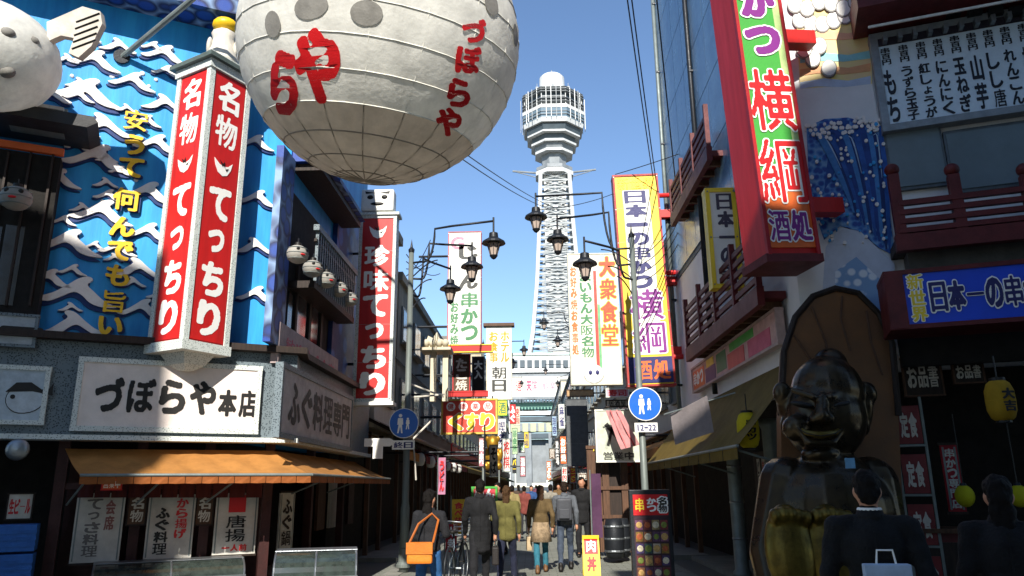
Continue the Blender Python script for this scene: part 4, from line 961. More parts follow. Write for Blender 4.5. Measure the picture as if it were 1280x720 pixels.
for i, (cn, bm, lm, s, x0, y0, x1, y1, yy) in enumerate(clut):
    vert = (y1-y0) > (x1-x0); misc('shop_sign', f'small {cn} {ENG[i]} sign reading {s} hanging far down the {"left" if x0 < 662 else "right"} side', 'sign', (x0, y0, x1, y1), yy, bm, GSTEEL if i % 2 else DWOOD, [(s, (.1, .08, .9, .92), lm, .08, None, vert)])
# strings of round paper lanterns at the far eaves
for side, y0 in ((-1, 20.5), (1, 21)):
    for i in range(6):
        y = y0+i*2.2; t = thing('paper_lantern', f'{["first", "second", "third", "fourth", "fifth", "sixth"][i]} small {"white" if side < 0 else "red"} lantern along the {"left" if side < 0 else "right"} eaves', 'lantern', (side*2.95, y, 2.15), 0, f'small lanterns along the {"left" if side < 0 else "right"} eaves')
        MB().lathe([(.06, 0), (.11, .04), (.14, .14), (.14, .2), (.11, .3), (.06, .34)], 12).build('body', LPAPER if side < 0 else cloth('lantern_red', '#b8261e', .3), t, True)
        for z in (-.02, .34): MB().lathe([(.06, z), (.06, z+.03)], 10).build('ring', BLACK, t)
        MB().tube([(0, 0, .36), (0, 0, .5)], .006, 4).build('cord', BLACK, t)
# ------------------------------------------------------------------ right hand signs down the street
f = frame(PY(26), 711, 318, 774, 482)
t = sign('colourful_sign', 'tall white sign with columns of green and orange letters on the right', 'sign', f, .3, mat('sign_cream', '#e2ddc8', .45, var=.08), mat('edge_pale', '#c9c4b0', .5), .05,
         [('お好み焼お食事処', (.04, .1, .18, .78), ORANGE, .08, None, True), ('うまいもん大阪名物', (.22, .06, .48, .8), LGREEN, .07, None, True), ('大衆食堂', (.62, .02, .97, .72), mat('letter_orange', '#d8583a'), .08, (SYEL, .13), True)])
plate(t, 'red_band', mat('band_red', '#d8463c', .5), f.w*.01, f.w*.07, -f.h*.36, f.h*.36, -.152); plate(t, 'green_panel', mat('panel_green', '#6fae7a', .5), f.w*.07, f.w*.12, -f.h*.4, f.h*.1, -.152)
for x, m in ((-.05, mat('face_white', '#e8e8e6', .5)),):
    MB().ell((x*f.w, -.16, -f.h*.42), (f.w*.2, .05, f.h*.07)).build('painted_face', m, t, True)
    for s in (-1, 1): MB().ell((x*f.w+s*.12, -.215, -f.h*.41), (.06, .02, .08)).build('painted_eye', NAVY, t, True)
MB().tube([(f.w/2, 0, 0), (f.w/2+.9, 0, 0)], .05).build('bracket', IRON, t)
f = frame(PY(17), 774, 221, 832, 484)
t = sign('yellow_sign', 'tall yellow sign reading 日本一の串かつ横綱 in navy and purple', 'sign', f, .3, SYEL, mat('edge_red', '#a8322c', .5), .045, ry=R(-1.4))
w, h = f.w, f.h
plate(t, 'white_ground', mat('sign_pale', '#f2eeda', .45, var=.04), -w*.3, w*.28, -h*.36, h*.42, -.153)
plate(t, 'blue_foot', NAVY, -w*.455, w*.455, -h*.485, -h*.37, -.157)
write(t, '新世界', (-w*.42, h*.425, w*.42, h*.485), -.16, GOLD, .07, None, False)
write(t, '日本一の串かつ', (-w*.3, -h*.06, w*.22, h*.42), -.166, NAVY, .1, (LETW, .16)); write(t, '横綱', (-w*.36, -h*.36, w*.4, -h*.055), -.166, PURP, .1, (LETW, .15))
write(t, '酒処', (-w*.34, -h*.475, w*.42, -h*.38), -.165, ORANGE, .1, (LETW, .17), False)
for z in (-.37, .02, .4): MB().tube([(w/2, 0, h*z), (w/2+1.0, 0, h*z)], .06).build('bracket', RED, t)
misc('shop_sign', 'small pink sign with white letters below the colourful sign', 'sign', (757, 486, 786, 497), 22, mat('pale_pink', '#d8a0ac', .5), WS, [('寿司', (.1, .1, .9, .9), LRED, .08, None, False)])
misc('shop_sign', 'small white oval-lettered sign below the pink one on the right', 'sign', (757, 500, 785, 509), 22.3, WS, DWOOD, [('居酒屋', (.1, .1, .9, .9), BLACK, .08, None, False)])
misc('shutter_sign', 'plain dark grey banner panel hanging on the right down the street', 'sign', (708, 499, 735, 583), 33, mat('banner_grey', '#55585a', .7), mat('banner_edge', '#43464a', .7))
misc('shop_sign', 'wooden plank sign above the dark grey banner panel', 'sign', (708, 487, 742, 496), 32, mat('plank_tan', '#b89468', .6), BWOOD)
t, f = misc('poster_board', 'white framed poster board with an ink drawing behind the right pole', 'board', (744, 512, 800, 578), 18.2, mat('poster_green_white', '#c3c8b4', .5), WS)
for q in ([(-.3, .2), (-.22, .25), (.1, -.1), (.03, -.14)], [(-.1, .3), (-.04, .3), (-.2, -.2), (-.26, -.18)], [(.1, .3), (.2, .28), (.05, .1)]):
    MB().slab([(x*f.w, z*f.h) for x, z in q], -.085, -.08).build('ink_stroke', BLACK, t)
write(t, '営業中', (-f.w*.35, -f.h*.46, f.w*.35, -f.h*.3), -.084, DGREY, .06, None, False)
p0, p1, p2, p3 = at(757, 513, 17.6), at(776, 513, 17.6), at(800, 556, 17.4), at(776, 562, 17.4)
t = thing('slanting_flag', 'pink striped flag hanging aslant over the poster board', 'flag', p0)
vs = []
for i in range(9):
    for j in range(4):
        v = i/8; u = j/3; q = (p0.lerp(p1, u)).lerp(p3.lerp(p2, u), v)-p0; q.y += .04*math.sin(i*1.3+j); vs.append(q)
FLP = cloth('flag_rose', '#d49a9a')
MB().add(vs, [(i*4+j, i*4+j+1, i*4+j+5, i*4+j+4) for i in range(8) for j in range(3)]).build('cloth', FLP, t, True)
for u in (.3, .7): MB().tube([p0.lerp(p1, u).lerp(p3.lerp(p2, u), v/6)-p0-Vector((0, .05, 0)) for v in range(7)], .02, 4).build('stripe', LRED, t)
MB().tube([Vector((-.05, 0, .02)), p1-p0+Vector((.7, .3, .02))], .015).build('pole', GSTEEL, t)
t = thing('shop_booth', 'brown wooden shop booth with posts on the right pavement', 'booth', at(757, 690, 18.6)*1); t.location.z = 0; t.location = (xz(757, 18.6), 18.6, 0)
for x in (-.35, .0, .45): MB().bb(x-.08, x+.08, -.1, .1, .1, 2.5).build('post', BWOOD, t)
MB().bb(-.27, -.09, -.03, .03, .1, 2.4).build('panel', BWOOD, t); MB().bb(.09, .36, -.03, .03, .1, 2.4).build('panel', DWOOD, t)
for z in (.85, 1.5, 2.45): MB().bb(-.45, .55, -.13, -.101, z, z+.08).build('rail', BWOOD, t)
PUC = cloth('flag_purple', '#5c3a58')
flag('purple noren flag beside the brown booth', (740, 592, 752, 672), 17.2, PUC)
f = frame(PY(14.6), 728, 668, 749, 700)
t = thing('sandwich_board', 'small red and yellow sandwich board standing on the street', 'board', (f.loc.x, 14.6, 0)); hh = f.loc.z+f.h/2
for s in (-1, 1):
    o = MB().bb(-f.w/2, f.w/2, -.012, .012, 0.02, hh).build('leaf', SYEL, t); o.location = (0, s*.14, 0); o.rotation_euler = (-s*.22*-1, 0, 0)
    plate(o, 'red_field', LRED, -f.w*.4, f.w*.4, hh*.55, hh*.92, -.0125, .004)
    if s < 0: write(o, '肉', (-f.w*.3, hh*.58, f.w*.3, hh*.9), -.02, LETW, .08); write(o, '丼', (-f.w*.3, hh*.12, f.w*.3, hh*.5), -.017, LRED, .08)
for i, px in enumerate((765, 775)):
    b = thing('dark_barrel', ('dark barrel beside the brown booth', 'second dark barrel, right of the first beside the booth')[i], 'barrel', (xz(px, 17.0), 17.0+.3*i, .1), 0, 'barrels by the booth')
    MB().lathe([(.17, 0), (.21, .2), (.22, .4), (.21, .6), (.17, .8), (.15, .8)], 16).build('staves', IRON, b, True)
    for z in (.15, .4, .65): MB().lathe([(.222, z-.02), (.226, z), (.222, z+.02)], 16).build('hoop', STEEL, b)

# ------------------------------------------------------------------ right corner: the kushikatsu restaurant
ur = ZR.u; nr = ZR.n; D0 = Vector((FRc[0], FRc[1], 0)); RE = D0+ur*7
kb = thing('corner_restaurant', 'tall right corner restaurant with blue-grey panes, mural and dark shop front', 'building', D0)
def l2(p): return (p[0]-D0.x, p[1]-D0.y)
ZK = 3.1
GROUNDW = mat('mural_ground', '#dfe0e2', .6, var=.06, scale=2)  # off-white ground of the wall and the mural
MB().prism([l2(q) for q in (D0, RE, (14, 17.6), (3.5, 17.6))], ZK, 17.5).build('wall', GROUNDW, kb)
rc = D0-nr*1.6; rx = Vector((4.5, rc.y+(4.5-rc.x)*ur.y/ur.x, 0)); ri = RE-nr*1.6
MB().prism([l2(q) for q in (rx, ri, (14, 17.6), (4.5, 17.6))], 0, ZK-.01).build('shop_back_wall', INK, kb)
MB().prism([l2(q) for q in (D0, RE, ri, rx, (4.5, 17.6), (3.5, 17.6))], -.1, .08).build('shop_floor', CONC, kb)
def pbox(parent, org, pl, nm, m, x0, y0, x1, y1, d0, d1):
    f = frame(pl, x0, y0, x1, y1); o = MB().bb(-f.w/2, f.w/2, -d1, -d0, -f.h/2, f.h/2).build(nm, m, parent); o.location = f.loc-org; o.rotation_euler = (0, 0, pl.rz); return o, f
def ppoly(parent, org, pl, nm, m, pts, d0, d1):
    vs = [pl.hit(*p) for p in pts]; q = [((v-D0).dot(pl.u), v.z) for v in vs] if True else None
    o = MB().slab(q, -d1, -d0).build(nm, m, parent); o.location = Vector((D0.x, D0.y, 0))-org + (Vector((pl.p.x, pl.p.y, 0))-D0).dot(pl.n)*pl.n; o.rotation_euler = (0, 0, pl.rz); return o
# street side: blue-grey panes in a grid
ya, yb_ = 10.0, 17.5
pmh = MB().bb(-.455, .455, -.03, 0, -.65, .65).mesh('pane')
MB().bb(-.02, .003, ya-D0.y, yb_-D0.y, 6.2, 17.2).build('pane_backing', mat('joint_grey', '#4c6072', .6), kb)
for i in range(8):
    for k in range(8):
        obj('pane', pmh, TILEB, kb, (-.021, ya-D0.y+.5+i*.93, 6.95+k*1.32), (0, 0, -math.pi/2))
# pipes and red beams cluttering the street face
for i, (y, m) in enumerate(((17.3, GSTEEL), (13.9, IRON))):
    t = thing('drain_pipe', ('pale drain pipe at the far edge of the right facade', 'dark drain pipe in the middle of the right facade')[i], 'pipe', (3.40, y, 3.2)); MB().tube([(0, 0, 0), (0, 0, 13.5)], .05, 8).build('tube', m, t, True)
    for k in range(7): MB().box((.03, 0, .6+k*2), (.12, .13, .04)).build('clip', IRON, t)
for i, py in enumerate((252, 348, 442)):
    q = FR.hit(848, py); t = thing('red_beam', f'{("upper", "middle", "lower")[i]} red beam sticking out behind the yellow sign', 'beam', (3.5, 17.2, q.z), 0, 'red beams behind the yellow sign')
    MB().bb(-.75, 0, -.1, .1, -.1, .1).build('beam', RED, t, bevel=.01); MB().bb(-.8, -.752, -.13, .13, -.13, .13).build('end_plate', DRED, t)
sb_ = thing('paper_strip_board', 'dark board with rows of white paper menu strips inside the right shop', 'menu board', (4.46, 13, .9)); MB().bb(-.05, 0, -2.4, 2.4, 0, 1.3).build('board', DWOOD, sb_)
for i in range(14):
    o = MB().bb(-.09, .09, -.006, 0, -.42, .42).build('paper_strip', PAPER, sb_); o.location = (-.052, -2.1+i*.32, .75); o.rotation_euler = (0, 0, -math.pi/2)
    write(o, ['串かつ', 'どて焼', '生中', '牛すじ'][i % 4], (-.07, -.38, .07, .38), -.009, BLACK if i % 3 else LRED, .06)
def eave(label, za_, y0, y1, out, slats):
    t = thing('timber_balcony', label, 'balcony', (3.5, y0, 0)); L = y1-y0
    MB().bb(-out, -.025, 0, L, za_, za_+.1).build('floor', DRED, t); MB().bb(-out-.05, -out+.05, -.05, L+.05, za_-.1, za_+.16).build('front_beam', DRED, t)
    for i in range(slats): MB().bb(-out-.02, -out+.02, 0, L, za_+.24+i*.16, za_+.32+i*.16).build('rail', DRED, t)
    n = max(3, int(L/1.1))
    for i in range(n+1): MB().bb(-out-.04, -out+.04, i*L/n-.04, i*L/n+.04, za_+.16, za_+.24+slats*.16+.1).build('post', DRED, t)
    for i in range(int(L/.45)): MB().bb(-out+.05, -.03, .2+i*.45, .28+i*.45, za_-.1, za_-.001).build('joist', BWOOD, t)
eave('upper dark red timber balcony on the blue-grey right facade', FR.off(.3).hit(866, 232).z, 12.2, 15.6, .3, 4)
eave('lower dark red timber balcony behind the big red sign', FR.off(.35).hit(880, 432).z, 9.9, 14.6, .38, 5)
f = frame(PY(11.9), 884, 238, 922, 362)
t = sign('vertical_sign', 'shaded yellow and white vertical sign behind the big red sign', 'sign', f, .2, WS, SYEL, .07, [('日本一の串', (.32, .05, .9, .95), mat('letter_slate', '#4a4452'), .08, None, True)])
MB().tube([(f.w/2, 0, 0), (f.w/2+.4, 0, 0)], .05).build('bracket', RED, t)
f = frame(PY(16.8), 866, -60, 884, 72)
t = sign('vertical_sign', 'thin beige vertical sign high on the right facade', 'sign', f, .15, CREAM, BWOOD, .03, [('居酒屋料理', (.15, .05, .85, .95), DRED, .07, None, True)])
MB().tube([(f.w/2, 0, 0), (f.w/2+.25, 0, 0)], .04).build('bracket', IRON, t)
# slanting picture menu along the side
f = frame(FR.off(.12), 866, 421, 978, 462)
t = sign('picture_menu', 'long colourful picture menu board along the right shop side', 'sign', f, .08, mat('menu_rose', '#c9a09a', .5, var=.2, scale=5), mat('menu_edge', '#b39a94', .5), .04)
w, h = f.w, f.h
for x0, x1, z0, z1, m in ((-.48, -.3, -.4, .3, ORANGE), (-.28, -.14, -.45, .1, NAVY), (-.26, -.16, .12, .4, SYEL), (-.12, .0, -.3, .35, LGREEN), (.02, .2, -.42, .1, RED), (.05, .3, .14, .4, GREEN), (.24, .44, -.4, .1, PINK)):
    plate(t, 'picture', m, x0*w, x1*w, z0*h, z1*h, -.041, .006)
write(t, '串かつ', (-.47*w, -.3*h, -.31*w, .25*h), -.052, LETW, .1, None, False)
# mustard awning and lantern on the street side
zt, zb_ = FR.off(.05).hit(930, 478).z, FR.off(.9).hit(900, 562).z
t = thing('awning', 'mustard yellow awning in deep shade on the right shop side', 'awning', (3.5, 9.6, zt))
vs = [(-.03-.9*v, 7.6*u, (zb_-zt)*v-.04*math.sin(math.pi*v)) for u in [i/12 for i in range(13)] for v in [j/4 for j in range(5)]]
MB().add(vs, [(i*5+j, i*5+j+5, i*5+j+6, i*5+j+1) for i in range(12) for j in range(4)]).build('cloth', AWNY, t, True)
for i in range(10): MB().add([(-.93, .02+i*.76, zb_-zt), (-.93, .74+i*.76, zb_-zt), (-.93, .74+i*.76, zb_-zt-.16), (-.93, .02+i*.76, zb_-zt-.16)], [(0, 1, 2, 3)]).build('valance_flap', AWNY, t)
MB().tube([(-.93, 0, zb_-zt), (-.93, 7.6, zb_-zt)], .02).build('front_bar', GSTEEL, t)
for i in range(3): MB().tube([(-.93, .4+i*3.3, zb_-zt), (0, .4+i*3.3, zb_-zt-.3)], .015).build('arm', GSTEEL, t)
def lantern(label, px, y0, y1, y, m, txt, r=.14):
    a, b = at(px, y0, y), at(px, y1, y); h = a.z-b.z; t = thing('paper_lantern', label, 'lantern', b)
    MB().lathe([(r*.55, 0), (r*.8, h*.07), (r, h*.25), (r*1.03, h*.5), (r, h*.75), (r*.8, h*.93), (r*.55, h)], 16).build('body', m, t, True)
    for z in (-.02, h): MB().lathe([(r*.56, z), (r*.56, z+.03)], 14).build('ring', BLACK, t)
    for k in range(1, 8): MB().lathe([(r*(1.0+.03*math.sin(k/8*math.pi))-abs(k-4)**2*.004, h*k/8-.004), (r*(1.01+.03*math.sin(k/8*math.pi))-abs(k-4)**2*.004, h*k/8), (r*(1.0+.03*math.sin(k/8*math.pi))-abs(k-4)**2*.004, h*k/8+.004)], 16).build('hoop', m, t)
    write(t, txt, (-r*.5, h*.2, r*.5, h*.8), -r*1.1, BLACK, .08); MB().tube([(0, 0, h), (0, 0, h+.25)], .008, 5).build('cord', BLACK, t)
lantern('yellow paper lantern hanging at the edge of the mustard awning', 937, 516, 560, 10.2, cloth('lantern_yellow', '#d6c21c', .3), '串カツ')
lantern('orange-yellow paper lantern inside the dark shop at right', 1255, 476, 526, 7.6, cloth('lantern_amber', '#b8901c', .3), '大吉', .13)
q0 = [at(838, 518, 12.2), at(884, 494, 11.6), at(892, 540, 11.5), at(844, 556, 12.1)]
t = thing('hanging_cloth', 'square pale grey cloth notice hanging before the mustard awning', 'notice', q0[0])
MB().add([(q0[0].lerp(q0[1], u)).lerp(q0[3].lerp(q0[2], u), v)-q0[0]+Vector((0, .02*math.sin(u*9+v*3), 0)) for v in [i/6 for i in range(7)] for u in [j/6 for j in range(7)]], [(i*7+j, i*7+j+1, i*7+j+8, i*7+j+7) for i in range(6) for j in range(6)]).build('cloth', cloth('cloth_grey', '#8f8686', .2), t, True)
MB().tube([Vector((-.1, 0, .0)), q0[1]-q0[0]+Vector((.4, -.1, .02))], .012).build('rod', GSTEEL, t)
# columns and goods in the dark shop on the street side
for i, (px, y) in enumerate(((878, 13.6), (915, 11.4), (948, 10.4))):
    q = Vector((3.62, y, 0)); n = ('farthest', 'middle', 'nearest')[i]
    t = thing('shop_column', f'{n} of three steel-clad columns of the dark right shop', 'column', (3.55, y, .08), 0, 'columns of the right shop')
    MB().lathe([(.16, 0), (.16, .08), (.12, .12), (.12, 2.3), (.15, 2.36), (.15, 2.45)], 14).build('shaft', GSTEEL, t, True)
    for z in (.6, 1.2, 1.8): MB().lathe([(.122, z), (.13, z+.02), (.122, z+.04)], 14).build('band', STEEL, t)
# ------------------------------------------------------------------ big red, green sign
f = frame(PY(8.6), 925, -140, 985, 318)
t = thing('big_red_sign', 'huge leaning red sign box with 串かつ横綱 on a green and orange face', 'sign', f.loc+Vector((.02, 0, 0)), R(9), None, R(-2.2)); w, h, d = .66, f.h, .6
MB().box((0, d/2, 0), (w, d, h)).build('box', RED, t)
plate(t, 'green_face', GREEN, -w*.47, w*.47, -h*.34, h*.5, -.001, .02); plate(t, 'orange_face', ORANGE, -w*.47, w*.47, -h*.485, -h*.345, -.001, .022); plate(t, 'pale_stripe', mat('stripe_lime', '#b9d08a', .5), w*.3, w*.46, -h*.3, h*.5, -.0215, .004)
for s in (-1, 1): MB().box((s*(w/2-.02), -.015, 0), (.045, .06, h+.02)).build('frame_bar', mat('frame_red', '#a81b22', .4), t)
MB().box((0, d/2, -h/2-.05), (w+.06, d+.08, .1)).build('base_cap', DRED, t)
ccy = lambda y: f.h/2-(y+130)/464*f.h
for ch, y0, y1 in (('日', -128, -95), ('本', -94, -62), ('一', -60, -40), ('串', -38, 4), ('か', 6, 52), ('つ', 60, 100)):
    letter(t, ch, 0, ccy((y0+y1)/2), w*.78, (y1-y0)/464*f.h, -.032, PURP, .095, (LETW, .165))
letter(t, '横', 0, ccy(155), w*.95, 82/464*f.h, -.032, LRED, .1, (LETW, .135)); letter(t, '綱', 0, ccy(240), w*.95, 80/464*f.h, -.032, LRED, .1, (LETW, .135))
write(t, '酒処', (-w*.42, ccy(322), w*.42, ccy(284)), -.034, PURP, .1, (LETW, .17), False)
for z in (-.36, .1, .42): MB().box((w/2+.3, d*.6, h*z), (.6, .2, .2)).build('bracket', RED, t)
# ------------------------------------------------------------------ mural on the crossing side
BLW = voro('mural_wave_blue', '#173f94', '#2f6cb4', 13, .4, hc='#6f9cc8')
mr = thing('wall_mural', 'painted mural of sunrise clouds, blue spray wave and white mountain on the right wall', 'mural', D0)
def mp(nm, m, pts, d): return ppoly(mr, D0, ZR, nm, m, pts, .004, d)
mp('sunrise_ground', mat('mural_yellow', '#e8d98a', .6, var=.1, scale=1.5, hex2='#e4c8a0'), [(986, -160), (1088, -160), (1090, 118), (1000, 112)], .02)
for y, m in ((45, '#e8b48c'), (72, '#8fd0d8'), (88, '#e4a878'), (104, '#b7c8e0')): mp('painted_band', mat('mural_band'+m[1:], m, .6, var=.1), [(1000, y), (1030, y-5), (1060, y-2), (1088, y-8), (1088, y+2), (1055, y+6), (1020, y+5), (1000, y+8)], .026)
mp('white_ground', GROUNDW, [(1000, 112), (1090, 106), (1100, 165), (1006, 165)], .024)
for i, (x, y) in enumerate([(1000+14*k, 26+6*math.sin(k)) for k in range(7)]+[(994+15*k, 8+5*math.sin(k*2)) for k in range(7)]+[(1010, 48), (1024, 60), (1016, 76), (1036, 88), (1005, 65)]):
    pts = [(x+10*math.cos(q), y+11*math.sin(q)) for q in [2*math.pi*j/14 for j in range(14)]]; pin = [(x+8.8*math.cos(q), y-.4+9.6*math.sin(q)) for q in [2*math.pi*j/14 for j in range(14)]]
    o = mp('cloud_scale', mat('outline_grey', '#8d8a86', .6), pts, .03+.002*i); mp('cloud_fill', WHITE, pin, .0315+.002*i)
mp('spray_wave', BLW, [(1008, 160), (1030, 150), (1060, 148), (1100, 160), (1118, 320), (1098, 310), (1075, 290), (1050, 283), (1030, 300), (1012, 250)], .03)
def ribbon(nm, m, px, wd, d):
    P = [Vector(p) for p in px]; L_, R_ = [], []
    for i, p in enumerate(P):
        tt = (P[min(i+1, len(P)-1)]-P[max(i-1, 0)]).normalized(); nn = Vector((-tt.y, tt.x)); k = wd*math.sin(math.pi*min(.96, .12+.8*(1-i/(len(P)-1)))); L_.append(tuple(p+nn*k)); R_.append(tuple(p-nn*k))
    vs = [ZR.hit(*q) for q in L_+R_]; n = len(P); cs = [((v-D0).dot(ZR.u), -d, v.z) for v in vs]
    MB().add(cs, [(i, i+1, n+i+1, n+i) for i in range(n-1)]).build(nm, m, mr); LAST[0].rotation_euler = (0, 0, ZR.rz)
WB = [mat('wave_mid', '#245aac', .6, var=.25), mat('wave_deep', '#123272', .6, var=.2), mat('wave_sky', '#3f7ec0', .6, var=.2), mat('wave_deep2', '#18408c', .6, var=.2)]
for a in range(11):
    x0 = 1112-a*4.5; tip = (1100-a*8.6, 158+6*math.sin(a*1.7)+a*1.2); pts_ = []
    for i in range(13):
        v = i/12; pts_.append((x0-(x0-tip[0])*v**1.5-10*math.sin(math.pi*v)*(.3+.08*a)+(-14*max(0, v-.8)*5*(v-.8)), 318-a*5-(318-a*5-tip[1])*math.sin(v*math.pi/2)+28*max(0, v-.82)*5*(v-.82)))
    ribbon('wave_claw', WB[a % 4], pts_, 4.4, .041+.0012*a)
    if a % 4 == 1: ribbon('foam_line', mat('foam_blue', '#a9c4de', .6), [(x+2.6, y+1) for x, y in pts_[5:]], .9, .0416+.0012*a)
    for q in range(5): x, y = tip[0]-6+q*2.6, tip[1]+4*math.sin(q*2+a)-3; mp('foam_tip', WWAVE, [(x+2.4*math.cos(w_), y+2.4*math.sin(w_)) for w_ in [2*math.pi*j/8 for j in range(8)]], .058+.0006*q+.0001*a)
for pts in ([(1040, 150), (1062, 152), (1050, 205), (1030, 240)], [(1070, 155), (1090, 160), (1092, 230), (1078, 260), (1066, 220)]): mp('wave_stripe', mat('stripe_blue', '#1c4fa0', .6, var=.2), pts, .034)
rnd = random.Random(5)
for i in range(110):
    x, y = rnd.uniform(1012, 1108), rnd.uniform(152, 305); r = rnd.uniform(1.2, 2.6)
    mp('foam_dot', WWAVE if i % 3 else SKYB, [(x+r*math.cos(q), y+r*math.sin(q)) for q in [2*math.pi*j/8 for j in range(8)]], .06+.00012*i)
mp('mountain', mat('mountain_white', '#c3ccdc', .6, var=.08), [(1024, 420), (1032, 310), (1050, 285), (1075, 290), (1100, 314), (1118, 330), (1120, 440)], .032)
mp('mountain_foot', voro('mountain_blue', '#dfe6ee', '#7fa3cc', 8, .4), [(1040, 440), (1044, 340), (1070, 322), (1100, 350), (1112, 440)], .038)
# upper dark red eave, menu board, windows
t = thing('timber_eave', 'dark red timber eave above the menu board at upper right', 'eave', D0)
pbox(t, D0, ZR, 'fascia', DRED, 1064, -14, 1420, 20, .05, .8); pbox(t, D0, ZR, 'roof_slab', DWOOD, 1064, -40, 1420, -15, .05, .9); pbox(t, D0, ZR.off(.8), 'pale_edge', OFFW, 1085, 2, 1420, 5, .002, .02)
for i in range(8): pbox(t, D0, ZR, 'lamp_box', IRON, 1100+i*26, 21, 1118+i*26, 31, .1, .25)
f = frame(ZR.off(.1), 1094, 24, 1330, 152)
t = sign('menu_board', 'large pale blue menu board of brushed skewer names at upper right', 'sign', f, .12, mat('menu_pale_blue', '#cfe0ee', .5, var=.06), mat('menu_frame', '#8b949c', .5, metal=.3), .09)
w, h = f.w, f.h; X = lambda px: (px-1212)/236*w
MINK = mat('menu_ink', '#1c2230', .5)
for px, s in ((1112, 'もち'), (1136, 'うずら玉子'), (1159, '紅しょうが'), (1181, 'にんにく'), (1203, '玉ねぎ'), (1224, '山芋'), (1245, 'しし唐'), (1266, 'れんこん'), (1288, '椎茸'), (1308, 'なすび')):
    write(t, s, (X(px)-w*.034, -h*.43, X(px)+w*.034, h*.12), -.066, MINK, .055); write(t, '串百円', (X(px)-w*.028, h*.16, X(px)+w*.028, h*.34), -.066, MINK, .055)
plate(t, 'dark_header', mat('menu_header', '#2c2634', .5), -w*.46, w*.46, h*.36, h*.455, -.061, .01)
for i in range(11): MB().box((-w*.42+i*w*.084, -.12, h*.4), (.05, .14, .09)).build('spot_lamp', STEEL, t)
for i, (x0, x1) in enumerate(((1108, 1180), (1183, 1300))):
    t = thing('window', ('narrower grey window left below the menu board', 'wide grey window right below the menu board')[i], 'window', D0)
    pbox(t, D0, ZR, 'frame', mat('frame_grey', '#5c666e', .5, metal=.3), x0, 158, x1, 238, .003, .06); pbox(t, D0, ZR, 'pane', LGLASS, x0+3, 162, x1-3, 234, .061, .075)
# dark red railing
t = thing('balcony_railing', 'dark red wooden railing with a knobbed post below the grey windows', 'railing', D0)
pl = ZR.off(.5)
for y0 in (240, 252, 264, 276): pbox(t, D0, pl, 'rail', DRED, 1122, y0-3.2, 1400, y0+3.2, 0, .07)
pbox(t, D0, pl, 'base_beam', DRED, 1118, 282, 1400, 303, -.02, .1); pbox(t, D0, ZR, 'floor', DWOOD, 1112, 300, 1400, 312, .003, .48)
for px in (1122, 1198, 1290):
    q = pl.hit(px, 262)-D0; hh = pl.hit(px, 225).z-pl.hit(px, 303).z
    MB().box((q.x, q.y, q.z+.05), (.12, .12, hh), ZR.rz).build('post', DRED, t)
    MB().ell((q.x, q.y, q.z+.05+hh/2+.07), (.085, .085, .08)).build('knob', DRED, t, True)
pbox(kb, D0, ZR, 'grey_band', mat('band_grey', '#5a5a58', .7), 1130, 308, 1400, 338, .003, .3)  # plain grey band above the blue board
# blue name board
pbox(kb, D0, ZR, 'shade_band', INK, 1122, 400, 1420, 452, .003, .12)  # dark strip over the wall's lower edge, standing in for shade
f = frame(ZR.off(.75), 1104, 338, 1330, 412)
t = sign('blue_shop_sign', 'deep blue shop board reading 日本一の串かつ in outlined letters', 'sign', f, .6, mat('board_blue', '#1848d0', .4, var=.08, scale=2), DRED, .05)
w, h = f.w, f.h; X = lambda px: (px-1217)/226*w
plate(t, 'red_end', DRED, -w*.497, X(1128), -h*.48, h*.48, -.301, .03)
write(t, '新世界', (X(1132), -h*.4, X(1154), h*.42), -.312, SYEL, .1, (LETW, .18)); write(t, '日本一の串かつ', (X(1158), -h*.27, X(1318), h*.27), -.312, NAVY, .09, (LETW, .17), False)
# ------------------------------------------------------------------ arch and lucky statue
ay = 9.05
t = thing('arched_backboard', 'brown carved arched backboard behind the seated statue', 'backboard', (xz(1045, ay), ay, 0))
mx_ = at(1045, 608, ay).x
arc = [(972, 740), (974, 520), (978, 440), (992, 398), (1014, 372), (1042, 362), (1070, 368), (1096, 394), (1112, 430), (1120, 520), (1126, 740)]
pts = [(at(x, y, ay).x-mx_, max(0, at(x, y, ay).z)) for x, y in arc]; pts[0] = (pts[0][0], 0.0); pts[-1] = (pts[-1][0], 0.0)
MB().slab(pts, -.06, .1).build('board', mat('arch_brown', '#6a4a30', .5, var=.35, scale=3, hex2='#7a5230'), t)
for q in ([(990, 420), (1010, 450), (1030, 470)], [(1012, 385), (1030, 430), (1035, 470)], [(1050, 372), (1048, 400), (1060, 440)], [(1080, 390), (1086, 430), (1100, 470)]):
    MB().tube([(at(x, y, ay).x-mx_, -.065, at(x, y, ay).z) for x, y in q], .014, 6).build('carved_line', BWOOD, t)
MB().tube([(p[0], -.06, p[1]) for p in pts[1:-1]], .04, 8).build('edge_moulding', DWOOD, t)
sy_ = 8.45; sb = Vector((xz(1035, sy_), sy_, 0))
st_ = thing('lucky_statue', 'dark bronze seated lucky statue with big ears and a wide grin', 'statue', sb)
def sp(px, py, dy=0): return at(px, py, sy_+dy)-sb
KS = 8.45/FPX*1.06
mb = MB()
def se(px, py, rx, ry, rd, dy=0, rot=(0, 0, 0)): mb.ell(sp(px, py, dy), (rx*KS, rd*KS, ry*KS), rot, 20, 14)
se(1030, 522, 46, 50, 46); se(1034, 490, 40, 42, 40); se(1038, 458, 20, 22, 20, .04); se(996, 535, 16, 15, 14, -.26); se(1058, 535, 16, 15, 14, -.26); se(1026, 568, 22, 11, 16, -.2)
se(1026, 520, 9, 9, 12, -.44); se(1018, 524, 6, 5, 7, -.43); se(1034, 524, 6, 5, 7, -.43); mb.limb(sp(1028, 496, -.38), sp(1026, 518, -.46), 5*KS, 7*KS)
